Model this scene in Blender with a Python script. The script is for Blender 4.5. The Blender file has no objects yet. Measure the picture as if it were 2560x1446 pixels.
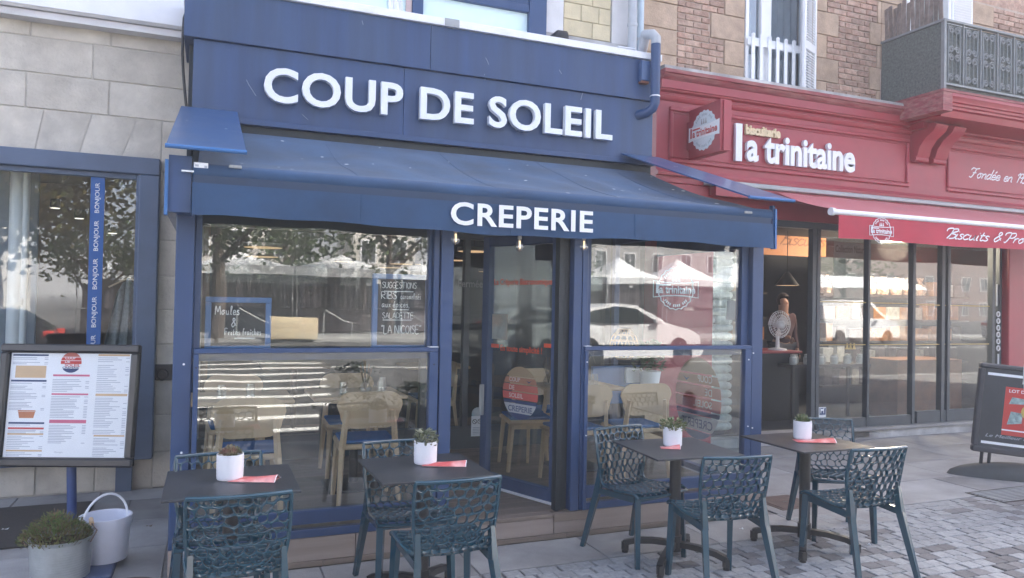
import bpy, bmesh, math, random
from mathutils import Vector, Matrix
random.seed(7)
S = bpy.context.scene
COL = S.collection
RAD = math.radians

# ---------------------------------------------------------------- camera, sky, sun, exposure
CAMPOS = Vector((0, 0, 1.68)); FPX = 1850.0
yaw, pitch, roll = RAD(22.23), RAD(.94), RAD(1.11)
fw = Vector((math.sin(yaw)*math.cos(pitch), math.cos(yaw)*math.cos(pitch), math.sin(pitch)))
r0 = Vector((math.cos(yaw), -math.sin(yaw), 0)); u0 = r0.cross(fw)
rt = r0*math.cos(roll) + u0*math.sin(roll); up = u0*math.cos(roll) - r0*math.sin(roll)
cam = bpy.data.objects.new('camera', bpy.data.cameras.new('camera')); COL.objects.link(cam)
cam.matrix_world = Matrix((( rt.x, up.x, -fw.x, CAMPOS.x), (rt.y, up.y, -fw.y, CAMPOS.y), (rt.z, up.z, -fw.z, CAMPOS.z), (0, 0, 0, 1)))
cam.data.sensor_width = 36; cam.data.lens = 36*FPX/2560; cam.data.clip_start = .05; cam.data.clip_end = 2000
S.camera = cam
SUN_AZ, SUN_EL = RAD(50), RAD(45)          # azimuth measured from +y (behind the shops) towards +x
w = bpy.data.worlds.new('World'); S.world = w; w.use_nodes = True
nt = w.node_tree; nt.nodes.clear()
sky = nt.nodes.new('ShaderNodeTexSky'); sky.sky_type = 'NISHITA'; sky.sun_disc = False
sky.sun_elevation = SUN_EL; sky.sun_rotation = SUN_AZ; sky.altitude = 20; sky.air_density = .5; sky.dust_density = 5.0; sky.ozone_density = .3
bg = nt.nodes.new('ShaderNodeBackground'); bg.inputs[1].default_value = .15
wo = nt.nodes.new('ShaderNodeOutputWorld')
nt.links.new(sky.outputs[0], bg.inputs[0]); nt.links.new(bg.outputs[0], wo.inputs[0])
sd = Vector((math.sin(SUN_AZ)*math.cos(SUN_EL), math.cos(SUN_AZ)*math.cos(SUN_EL), math.sin(SUN_EL)))
sl = bpy.data.lights.new('sun', 'SUN'); sl.energy = 5.0; sl.angle = RAD(.5); sl.color = (1, .93, .83)
so = bpy.data.objects.new('sun', sl); COL.objects.link(so); so.rotation_euler = sd.to_track_quat('Z', 'Y').to_euler(); so.location = sd*60
S.view_settings.view_transform = 'Standard'; S.view_settings.look = 'None'; S.view_settings.gamma = 1
S.view_settings.use_curve_mapping = False; S.view_settings.exposure = 2.68
S.render.engine = 'CYCLES'
S.cycles.transparent_max_bounces = 24; S.cycles.max_bounces = 8; S.cycles.glossy_bounces = 4; S.cycles.diffuse_bounces = 4
S.cycles.caustics_reflective = False; S.cycles.caustics_refractive = False; S.cycles.sample_clamp_indirect = 6

def ray(x, y): return fw + rt*((x-1280)/FPX) - up*((y-723)/FPX)
def AY(x, y, Y):                            # the point of the plane y = Y along a line of sight (survey helper)
    d = ray(x, y); return CAMPOS + d*(Y/d.y)
def AZ(x, y, Z):
    d = ray(x, y); return CAMPOS + d*((Z-CAMPOS.z)/d.z)
def AX(x, y, X):
    d = ray(x, y); return CAMPOS + d*(X/d.x)

# ---------------------------------------------------------------- materials
MATS = {}
def N(t, ty, **k):
    n = t.nodes.new(ty)
    for a, b in k.items(): setattr(n, a, b)
    return n
def mat(name, col, rough=.5, var=.12, scale=6, rand=0., metal=0., bump=0., bscale=60, spec=.5, coat=0., col2=None, thr=None, emit=None, estr=0, sheen=0, stretch=None, spots=None):
    """one procedural surface: base colour with soft mottling, per-object variation, fine relief and optional specks"""
    if name in MATS: return MATS[name]
    m = bpy.data.materials.new(name); m.use_nodes = True; t = m.node_tree; L = t.links.new
    b = t.nodes['Principled BSDF']
    tc = N(t, 'ShaderNodeTexCoord'); oi = N(t, 'ShaderNodeObjectInfo')
    mp = N(t, 'ShaderNodeVectorMath', operation='MULTIPLY_ADD'); mp.inputs[1].default_value = stretch or (1, 1, 1)
    off = N(t, 'ShaderNodeMath', operation='MULTIPLY'); off.inputs[1].default_value = 37.
    L(oi.outputs['Random'], off.inputs[0]); L(tc.outputs['Object'], mp.inputs[0]); L(off.outputs[0], mp.inputs[2])
    nz = N(t, 'ShaderNodeTexNoise'); nz.inputs['Scale'].default_value = scale; nz.inputs['Detail'].default_value = 6; nz.inputs['Roughness'].default_value = .62
    L(mp.outputs[0], nz.inputs['Vector'])
    rp = N(t, 'ShaderNodeMapRange'); rp.inputs[1].default_value = .25; rp.inputs[2].default_value = .75
    rp.inputs[3].default_value = 1-var*1.6; rp.inputs[4].default_value = 1+var*1.2
    L(nz.outputs[0], rp.inputs[0])
    last = None
    if col2:
        mx = N(t, 'ShaderNodeMix', data_type='RGBA'); mx.inputs[6].default_value = (*col, 1); mx.inputs[7].default_value = (*col2, 1)
        n2 = N(t, 'ShaderNodeTexNoise'); n2.inputs['Scale'].default_value = scale*.37; n2.inputs['Detail'].default_value = 5
        L(mp.outputs[0], n2.inputs['Vector'])
        r2 = N(t, 'ShaderNodeMapRange'); r2.inputs[1].default_value = .4 if thr is None else thr-.06; r2.inputs[2].default_value = .62 if thr is None else thr+.06
        L(n2.outputs[0], r2.inputs[0]); L(r2.outputs[0], mx.inputs[0]); last = mx.outputs[2]
    else:
        rgb = N(t, 'ShaderNodeRGB'); rgb.outputs[0].default_value = (*col, 1); last = rgb.outputs[0]
    vm = N(t, 'ShaderNodeVectorMath', operation='SCALE'); L(last, vm.inputs[0]); L(rp.outputs[0], vm.inputs['Scale']); last = vm.outputs[0]
    if rand:
        rr = N(t, 'ShaderNodeMapRange'); rr.inputs[3].default_value = 1-rand; rr.inputs[4].default_value = 1+rand
        L(oi.outputs['Random'], rr.inputs[0])
        v2 = N(t, 'ShaderNodeVectorMath', operation='SCALE'); L(last, v2.inputs[0]); L(rr.outputs[0], v2.inputs['Scale']); last = v2.outputs[0]
    if spots:
        vo = N(t, 'ShaderNodeTexVoronoi'); vo.inputs['Scale'].default_value = spots[0]; L(mp.outputs[0], vo.inputs['Vector'])
        n3 = N(t, 'ShaderNodeTexNoise'); n3.inputs['Scale'].default_value = spots[0]*.6; L(mp.outputs[0], n3.inputs['Vector'])
        ad = N(t, 'ShaderNodeMath', operation='MULTIPLY_ADD'); ad.inputs[1].default_value = .35; L(n3.outputs[0], ad.inputs[0]); L(vo.outputs[0], ad.inputs[2])
        lt = N(t, 'ShaderNodeMapRange'); lt.inputs[1].default_value = spots[1]; lt.inputs[2].default_value = spots[1]-.03; L(ad.outputs[0], lt.inputs[0])
        ms = N(t, 'ShaderNodeMix', data_type='RGBA'); ms.inputs[7].default_value = (*spots[2], 1); L(last, ms.inputs[6]); L(lt.outputs[0], ms.inputs[0]); last = ms.outputs[2]
    L(last, b.inputs['Base Color'])
    b.inputs['Roughness'].default_value = rough; b.inputs['Metallic'].default_value = metal
    b.inputs['Specular IOR Level'].default_value = spec; b.inputs['Coat Weight'].default_value = coat; b.inputs['Coat Roughness'].default_value = .1
    if sheen: b.inputs['Sheen Weight'].default_value = sheen
    if emit: b.inputs['Emission Color'].default_value = (*emit, 1); b.inputs['Emission Strength'].default_value = estr
    rn = N(t, 'ShaderNodeMapRange'); rn.inputs[3].default_value = max(0, rough-.08); rn.inputs[4].default_value = min(1, rough+.1)
    L(nz.outputs[0], rn.inputs[0]); L(rn.outputs[0], b.inputs['Roughness'])
    if bump:
        nb = N(t, 'ShaderNodeTexNoise'); nb.inputs['Scale'].default_value = bscale; nb.inputs['Detail'].default_value = 4; L(mp.outputs[0], nb.inputs['Vector'])
        bp = N(t, 'ShaderNodeBump'); bp.inputs['Strength'].default_value = bump; bp.inputs['Distance'].default_value = .01
        L(nb.outputs[0], bp.inputs['Height']); L(bp.outputs[0], b.inputs['Normal'])
    MATS[name] = m; return m
def glass(name, tint=(.925, .96, .96), k=1.0, rough=0., f0=.075):
    if name in MATS: return MATS[name]
    m = bpy.data.materials.new(name); m.use_nodes = True; t = m.node_tree; L = t.links.new; t.nodes.clear()
    o = N(t, 'ShaderNodeOutputMaterial'); mx = N(t, 'ShaderNodeMixShader'); tr = N(t, 'ShaderNodeBsdfTransparent'); gl = N(t, 'ShaderNodeBsdfGlossy')
    tr.inputs[0].default_value = (*tint, 1); gl.inputs[0].default_value = (1, 1, 1, 1); gl.inputs['Roughness'].default_value = rough
    tcg = N(t, 'ShaderNodeTexCoord'); ng = N(t, 'ShaderNodeTexNoise'); ng.inputs['Scale'].default_value = 2.2; ng.inputs['Detail'].default_value = 1; bg_ = N(t, 'ShaderNodeBump'); bg_.inputs['Strength'].default_value = .1; bg_.inputs['Distance'].default_value = .006
    L(tcg.outputs['Object'], ng.inputs['Vector']); L(ng.outputs[0], bg_.inputs['Height']); L(bg_.outputs[0], gl.inputs['Normal'])
    lw = N(t, 'ShaderNodeLayerWeight'); lw.inputs[0].default_value = .5
    pw = N(t, 'ShaderNodeMath', operation='POWER'); pw.inputs[1].default_value = 4.5; L(lw.outputs['Facing'], pw.inputs[0])
    ma = N(t, 'ShaderNodeMath', operation='MULTIPLY_ADD', use_clamp=True); ma.inputs[1].default_value = .95*k; ma.inputs[2].default_value = f0*k; L(pw.outputs[0], ma.inputs[0])
    L(ma.outputs[0], mx.inputs[0]); L(tr.outputs[0], mx.inputs[1]); L(gl.outputs[0], mx.inputs[2]); L(mx.outputs[0], o.inputs[0])
    MATS[name] = m; return m
def emis(name, col, s):
    return mat(name, (.8, .7, .5), .5, 0, emit=col, estr=s)

M_NAVY = mat('navy_paint', (.024, .062, .158), .42, .10, 2.2, spots=None, bump=.02, bscale=200)
M_NAVYP = mat('navy_panel', (.026, .063, .16), .5, .14, 4, stretch=(2, 2, .16), col2=(.034, .069, .148), bump=.03, bscale=30)
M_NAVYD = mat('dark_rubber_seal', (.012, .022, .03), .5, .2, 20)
M_CANVAS = mat('awning_canvas', (.019, .068, .148), .85, .28, 2.2, bump=.25, bscale=400, spots=(6, .262, (.6, .65, .68)), sheen=.1)
M_CANVAS2 = mat('valance_canvas', (.024, .068, .152), .85, .18, 2.5, bump=.25, bscale=400, sheen=.1)
M_FLAP = mat('blue_lacquered_sheet', (.03, .085, .21), .35, .1, 3, spots=(8, .23, (.6, .65, .68)), coat=.3)
M_FLAPE = mat('bright_blue_edge', (.035, .14, .36), .35, .05)
M_WHITE = mat('white_lacquer', (.8, .82, .84), .4, .04)
M_LETTER = mat('letter_white', (.78, .82, .86), .35, .02)
M_SIGNW = mat('print_white', (.8, .83, .86), .6, .03)
M_STONE = mat('limestone', (.60, .565, .49), .85, .16, 4, rand=.06, bump=.6, bscale=45, col2=(.53, .495, .425))
M_MORTAR = mat('lime_mortar', (.50, .47, .415), .9, .15, 10, bump=.3)
M_STONEB = mat('weathered_render', (.5, .5, .49), .85, .2, 5, bump=.3, col2=(.3, .29, .28))
M_CREAM = mat('cream_stone', (.62, .54, .36), .85, .1, 9, rand=.06, bump=.5, bscale=70)
M_RENDER = mat('white_render', (.7, .7, .71), .8, .08, 4, bump=.15, col2=(.6, .6, .6))
M_BRICK = mat('brick', (.39, .245, .185), .85, .25, 18, rand=.2, bump=.6, bscale=60, col2=(.45, .32, .25))
M_BSTONE = mat('sandstone', (.46, .345, .255), .85, .18, 7, rand=.12, bump=.5, bscale=50, col2=(.42, .31, .22))
M_BMORT = mat('pale_mortar', (.46, .38, .32), .9, .2, 12, bump=.4)
M_RED = mat('shop_red', (.33, .042, .056), .42, .1, 2.5, bump=.02)
M_REDW = mat('weathered_red', (.27, .055, .065), .75, .3, 22, col2=(.33, .14, .13), stretch=(.3, 1, 3))
M_REDC = mat('red_canvas', (.46, .03, .055), .85, .1, 3, bump=.25, bscale=400, sheen=.3, spots=(7, .1, (.7, .5, .5)))
M_GREY = mat('grey_metal', (.35, .37, .38), .4, .1, 8)
M_PVC = mat('grey_pvc', (.42, .45, .48), .45, .1, 5)
M_ANTH = mat('anthracite_frame', (.065, .08, .09), .4, .1, 4)
M_SLATE = mat('slate_blue_frame', (.085, .125, .20), .5, .12, 3, bump=.03)
M_BLACK = mat('black_plastic', (.012, .013, .015), .4, .2, 12)
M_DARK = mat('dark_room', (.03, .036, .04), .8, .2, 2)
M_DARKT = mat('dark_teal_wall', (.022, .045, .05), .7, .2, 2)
M_TABLE = mat('table_laminate', (.026, .031, .038), .42, .3, 7, bump=.06, bscale=300)
M_TBASE = mat('black_steel', (.018, .019, .021), .45, .2, 15)
M_CHAIR = mat('teal_polymer', (.007, .050, .078), .16, .1, 4, spec=.6, coat=.35)
M_WOODL = mat('light_oak', (.62, .44, .27), .45, .12, 4, stretch=(1, 1, .15), rand=.06)
M_DECK = mat('deck_board', (.20, .16, .13), .7, .25, 5, stretch=(.12, 2.2, 2.2), rand=.16, bump=.2, bscale=40)
M_DECKP = mat('pale_board', (.29, .24, .21), .7, .16, 5, stretch=(.12, 2.2, 2.2), rand=.1, bump=.15, bscale=40)
M_CUSH = mat('blue_cushion', (.03, .13, .33), .8, .1, 8)
M_PAVE = mat('concrete_slab', (.32, .325, .325), .85, .18, 3.2, rand=.08, bump=.35, bscale=90, col2=(.26, .26, .255), spots=(5, .21, (.16, .16, .16)))
M_SETT = mat('granite_sett', (.27, .285, .295), .8, .2, 30, rand=.12, bump=.4, bscale=60)
M_SETTD = mat('dark_sett', (.15, .15, .155), .8, .2, 30, rand=.2, bump=.4, bscale=60)
M_JOINT = mat('sett_joint', (.20, .20, .20), .9, .2, 20, bump=.4)
M_ROAD = mat('asphalt', (.075, .075, .077), .85, .2, 15, bump=.3, bscale=120)
M_MARK = mat('road_paint', (.72, .72, .70), .7, .12, 8)
M_POT = mat('white_ceramic', (.78, .80, .84), .4, .03)
M_SOIL = mat('soil', (.035, .024, .016), .95, .3, 30, bump=.5)
M_GALV = mat('galvanised_steel', (.42, .46, .47), .38, .15, 9, metal=.6)
M_BUCKET = mat('white_plastic', (.74, .76, .84), .35, .05, 6)
M_PAPER = mat('paper_white', (.82, .86, .88), .6, .02)
M_LEAFLET = mat('red_leaflet', (.52, .09, .09), .5, .15, 25, col2=(.66, .34, .33))
M_LEAFG = mat('succulent_green', (.11, .17, .065), .45, .3, 60, rand=.2, col2=(.22, .24, .12))
M_LEAFR = mat('succulent_rosy', (.20, .23, .12), .45, .3, 45, rand=.2, col2=(.30, .14, .12))
M_HERB = mat('herb_leaf', (.085, .15, .03), .6, .35, 40, col2=(.17, .16, .05))
M_HERBD = mat('herb_dry', (.16, .11, .06), .8, .35, 40)
M_TREE = mat('tree_leaf', (.065, .105, .032), .6, .35, 3, col2=(.10, .14, .05))
M_BARK = mat('bark', (.09, .07, .055), .9, .3, 12, bump=.5)
M_CHALK = mat('chalk', (.82, .83, .82), .9, .05)
M_BOARD = mat('chalkboard', (.02, .028, .033), .8, .2, 3)
M_BLUEFR = mat('blue_wood_frame', (.07, .19, .42), .5, .1, 5)
M_WARM = emis('warm_lamp_glow', (1, .58, .3), .13)
M_BULB = emis('filament_glow', (1, .7, .42), .35)
M_SPOT = emis('cool_lamp_glow', (1, .9, .78), .3)
M_ORANGE = mat('lit_orange_sign', (.35, .14, .04), .6, .1, emit=(1, .3, .05), estr=.025)
M_GLASS = glass('window_glass')
M_GLASSU = glass('upper_glass', (.86, .9, .92), 1.5)
M_GLASSI = glass('inner_glass', k=.35)
M_BULBG = glass('bulb_glass', (.82, .84, .84), 2.6)
M_CLEAR = glass('clear_glassware', (.95, .96, .96), 1.4)
M_MINT = mat('milky_window_film', (.66, .83, .84), .5, .03, 1.5)
M_PINKBR = mat('print_red', (.55, .06, .05), .6, .05)
M_NAVYPR = mat('print_navy', (.03, .06, .16), .6, .05)
M_PINK = mat('print_pink', (.62, .16, .25), .6, .05)
M_TAN = mat('print_tan', (.62, .45, .27), .6, .05)
M_INK = mat('print_grey', (.42, .46, .52), .7, .05)
M_TEALPR = mat('ribbon_blue', (.02, .11, .36), .5, .1, 1)
M_GOLD = mat('print_gold', (.55, .42, .18), .6, .05)
M_BOX1 = mat('biscuit_box_orange', (.42, .19, .06), .6, .3, 12, rand=.3)
M_BOX2 = mat('biscuit_tin_dark', (.10, .085, .09), .5, .3, 12, rand=.5)
M_BOX3 = mat('jar_pale', (.42, .44, .42), .35, .3, 14, rand=.3)
M_RUBBER = mat('rubber_mat', (.035, .033, .032), .9, .3, 30, bump=.6, bscale=120)
M_CASTIRON = mat('cast_iron', (.10, .07, .06), .7, .3, 20, bump=.5)
M_CARW = mat('white_car_paint', (.75, .76, .78), .25, .02, coat=.6)
M_CARD = mat('dark_car_paint', (.015, .016, .02), .25, .05, coat=.6)
M_CARG = mat('car_window', (.015, .022, .024), .25, .05, spec=.15)
M_TENT = mat('tent_canvas', (.72, .74, .76), .8, .06, 2)
M_CLOTH = mat('stall_cloth', (.09, .08, .09), .9, .3, 2, rand=.8)
M_HOUSE = mat('house_render', (.55, .52, .47), .85, .1, 1.5, rand=.12)
M_ROOF = mat('roof_slate', (.09, .09, .10), .7, .2, 4)
M_ROOFT = mat('roof_tile', (.26, .10, .06), .8, .25, 5)
M_SKIN = mat('skin', (.34, .20, .15), .5, .08, 6)
M_COATC = mat('grey_wool', (.25, .27, .27), .95, .25, 30, bump=.4)
M_SHIRT = mat('white_shirt', (.78, .78, .82), .9, .06, 5)
M_TROUS = mat('dark_trousers', (.03, .035, .05), .9, .15, 5)
M_HAIR = mat('dark_hair', (.03, .02, .015), .7, .2, 30)
M_WICKER = mat('wicker', (.42, .28, .13), .7, .2, 20)
M_GRILLE = mat('balcony_iron', (.21, .225, .23), .5, .15, 8)
M_SCREEN = mat('green_balcony_mesh', (.115, .13, .12), .8, .35, 40, bump=.3)
M_REED = mat('brown_reed', (.22, .185, .165), .85, .3, 12, rand=.2)

# ---------------------------------------------------------------- building blocks
class MB:
    def __init__(s): s.b = bmesh.new(); s.mi = 0; s.mats = []
    def box(s, x0, x1, y0, y1, z0, z1, bev=0, M=None):
        r = bmesh.ops.create_cube(s.b, size=1)['verts']
        T = Matrix.Translation(((x0+x1)/2, (y0+y1)/2, (z0+z1)/2)) @ Matrix.Diagonal((abs(x1-x0), abs(y1-y0), abs(z1-z0), 1))
        if M is not None: T = M @ T
        bmesh.ops.transform(s.b, matrix=T, verts=r)
        if bev:
            es = list({e for v in r for e in v.link_edges})
            bmesh.ops.bevel(s.b, geom=es, offset=bev, segments=2 if bev > .012 else 1, affect='EDGES', profile=.5)
        return s
    def bar(s, a, b, w, d, w2=None, d2=None, upv=(0, 0, 1)):      # tapered rectangular bar from a to b
        a, b = Vector(a), Vector(b); z = (b-a).normalized(); x = Vector(upv).cross(z)
        if x.length < 1e-4: x = Vector((1, 0, 0)).cross(z)
        x.normalize(); y = z.cross(x); w2 = w if w2 is None else w2; d2 = d if d2 is None else d2
        v = [s.b.verts.new(p + x*sx*ww/2 + y*sy*dd/2) for p, ww, dd in ((a, w, d), (b, w2, d2)) for sx, sy in ((-1, -1), (1, -1), (1, 1), (-1, 1))]
        for f in ((3, 2, 1, 0), (4, 5, 6, 7), (0, 1, 5, 4), (1, 2, 6, 5), (2, 3, 7, 6), (3, 0, 4, 7)): s.b.faces.new([v[i] for i in f])
        return s
    def tube(s, pts, r, n=8, cap=True, closed=False):
        pts = [Vector(p) for p in pts]; m = len(pts); rs = r if isinstance(r, (list, tuple)) else [r]*m
        rings = []; px = None
        for i, p in enumerate(pts):
            if closed: t = pts[(i+1) % m]-pts[i-1]
            else: t = pts[min(i+1, m-1)]-pts[max(i-1, 0)]
            t.normalize()
            if px is None:
                px = t.orthogonal().normalized()
                if abs(t.z) < .9: px = Vector((0, 0, 1)).cross(t).normalized()
            px = (px - t*px.dot(t)).normalized(); py = t.cross(px)
            rings.append([s.b.verts.new(p + (px*math.cos(2*math.pi*k/n) + py*math.sin(2*math.pi*k/n))*rs[i]) for k in range(n)])
        for i in range(m if closed else m-1):
            A, B = rings[i], rings[(i+1) % m]
            for k in range(n): s.b.faces.new((A[k], A[(k+1) % n], B[(k+1) % n], B[k]))
        if cap and not closed:
            s.b.faces.new(rings[0][::-1]); s.b.faces.new(rings[-1])
        return s
    def lathe(s, prof, c=(0, 0, 0), n=20, sx=1, sy=1):
        c = Vector(c); rings = []
        for r, z in prof:
            if r < 1e-5: rings.append([s.b.verts.new(c+Vector((0, 0, z)))])
            else: rings.append([s.b.verts.new(c+Vector((r*sx*math.cos(2*math.pi*k/n), r*sy*math.sin(2*math.pi*k/n), z))) for k in range(n)])
        for A, B in zip(rings, rings[1:]):
            for k in range(n):
                k2 = (k+1) % n
                if len(A) == 1 and len(B) == 1: continue
                if len(A) == 1: s.b.faces.new((A[0], B[k2], B[k]))
                elif len(B) == 1: s.b.faces.new((A[k], A[k2], B[0]))
                else: s.b.faces.new((A[k], A[k2], B[k2], B[k]))
        return s
    def prism(s, poly, d, M=None):            # polygon in local xy, extruded along +z by d
        M = M or Matrix()
        a = [s.b.verts.new(M @ Vector((x, y, 0))) for x, y in poly]; b = [s.b.verts.new(M @ Vector((x, y, d))) for x, y in poly]; n = len(poly)
        s.b.faces.new(a[::-1]); s.b.faces.new(b)
        for k in range(n): s.b.faces.new((a[k], a[(k+1) % n], b[(k+1) % n], b[k]))
        return s
    def grid(s, fn, nu, nv, two=False):
        g = [[s.b.verts.new(fn(i/nu, j/nv)) for i in range(nu+1)] for j in range(nv+1)]
        for j in range(nv):
            for i in range(nu): s.b.faces.new((g[j][i], g[j][i+1], g[j+1][i+1], g[j+1][i]))
        return s
    def face(s, pts): s.b.faces.new([s.b.verts.new(Vector(p)) for p in pts]); return s
    def mesh(s, name, m, smooth=35):
        bmesh.ops.recalc_face_normals(s.b, faces=s.b.faces[:])
        me = bpy.data.meshes.new(name); s.b.to_mesh(me); s.b.free(); me.materials.append(m)
        if smooth:
            for p in me.polygons: p.use_smooth = True
            me.set_sharp_from_angle(angle=RAD(smooth))
        return me
    def build(s, name, m, parent=None, smooth=35): return link(name, s.mesh(name, m, smooth), parent)
def link(name, me, parent=None, loc=None, rot=None):
    o = bpy.data.objects.new(name, me); COL.objects.link(o)
    if parent is not None:
        o.parent = parent
        o.matrix_parent_inverse = WINV.get(parent.name, Matrix())
    if loc is not None: o.location = loc
    if rot is not None: o.rotation_euler = rot
    return o
WINV = {}
def thing(name, label, cat, loc=(0, 0, 0), group=None):
    o = bpy.data.objects.new(name, None); COL.objects.link(o); o.location = loc; o.empty_display_size = .1
    o['label'] = label; o['category'] = cat
    if group: o['group'] = group
    WINV[o.name] = Matrix.Translation(-Vector(loc))
    return o
def tag(o, label, cat, group=None):
    o['label'] = label; o['category'] = cat
    if group: o['group'] = group
    return o
def kind(o, k): o['kind'] = k; return o
def bx(name, m, parent, x0, x1, y0, y1, z0, z1, bev=0): return MB().box(x0, x1, y0, y1, z0, z1, bev).build(name, m, parent)
def dup(root, loc=None, rotz=None, label=None):
    r = root.copy(); COL.objects.link(r)
    if loc is not None: r.location = loc
    if rotz is not None: r.rotation_euler = (0, 0, rotz)
    if label: r['label'] = label
    for ch in list(root.children):
        c = ch.copy(); COL.objects.link(c); c.parent = r; c.matrix_parent_inverse = ch.matrix_parent_inverse.copy()
        for g in list(ch.children):
            d = g.copy(); COL.objects.link(d); d.parent = c; d.matrix_parent_inverse = g.matrix_parent_inverse.copy()
    return r

# lettering -----------------------------------------------------------------------------------
FONT = None
def textmesh(s, depth=0., bold=0., shear=0., spacing=1.):
    cu = bpy.data.curves.new('lettering', 'FONT'); cu.body = s; cu.size = 1; cu.extrude = depth; cu.offset = bold; cu.shear = shear; cu.space_character = spacing; cu.resolution_u = 4
    o = bpy.data.objects.new('lettering', cu); COL.objects.link(o)
    dg = bpy.context.evaluated_depsgraph_get(); me = bpy.data.meshes.new_from_object(o.evaluated_get(dg))
    bpy.data.objects.remove(o); bpy.data.curves.remove(cu)
    return me
def ext(me):
    xs = [v.co.x for v in me.vertices]; ys = [v.co.y for v in me.vertices]
    return min(xs), max(xs), min(ys), max(ys)
FACE = Matrix.Rotation(RAD(90), 4, 'X')           # text plane -> facing -y
def fit(me, w, h, ref=None):
    x0, x1, y0, y1 = ref or ext(me)
    sx = w/(x1-x0); sy = h/(y1-y0) if h else sx
    for v in me.vertices: v.co.x = (v.co.x-x0)*sx; v.co.y = (v.co.y-y0)*sy
    return sx, sy
def text(name, s, m, parent, M, w, h, depth=.002, bold=0., shear=0., spacing=1.):
    """text fitted into w x h with its lower left corner at M's origin; M maps text plane to world"""
    me = textmesh(s, 0, bold, shear, spacing); fit(me, w, h)
    b = bmesh.new(); b.from_mesh(me); bpy.data.meshes.remove(me)
    bmesh.ops.solidify(b, geom=b.faces[:], thickness=-depth) if depth else None
    bmesh.ops.transform(b, matrix=M, verts=b.verts)
    me = bpy.data.meshes.new(name); b.to_mesh(me); b.free(); me.materials.append(m)
    return link(name, me, parent)
def letters(name, s, m, parent, M, w, h, depth, bold=0., spacing=1.):
    """the same, but every character is a part of its own, extruded by depth"""
    full = textmesh(s, 0, bold, 0, spacing); X = ext(full); I = ext(textmesh('I', 0, bold))[1]
    for i, ch in enumerate(s):
        if ch == ' ': continue
        adv = (ext(textmesh(s[:i]+'I', 0, bold, 0, spacing))[1]-I) if i else 0
        me = textmesh(ch, 0, bold)
        for v in me.vertices: v.co.x += adv
        fit(me, w, h, X)
        b = bmesh.new(); b.from_mesh(me); bmesh.ops.remove_doubles(b, verts=b.verts, dist=1e-5)
        r = bmesh.ops.extrude_face_region(b, geom=b.faces[:])
        bmesh.ops.translate(b, vec=(0, 0, depth), verts=[v for v in r['geom'] if isinstance(v, bmesh.types.BMVert)])
        bmesh.ops.recalc_face_normals(b, faces=b.faces[:])
        for f_ in b.faces: f_.smooth = False
        bmesh.ops.transform(b, matrix=M, verts=b.verts)
        me2 = bpy.data.meshes.new(name); b.to_mesh(me2); b.free(); me2.materials.append(m); link(name, me2, parent)
def TM(x, y, z, rz=0): return Matrix.Translation((x, y, z)) @ Matrix.Rotation(rz, 4, 'Z') @ FACE

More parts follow.
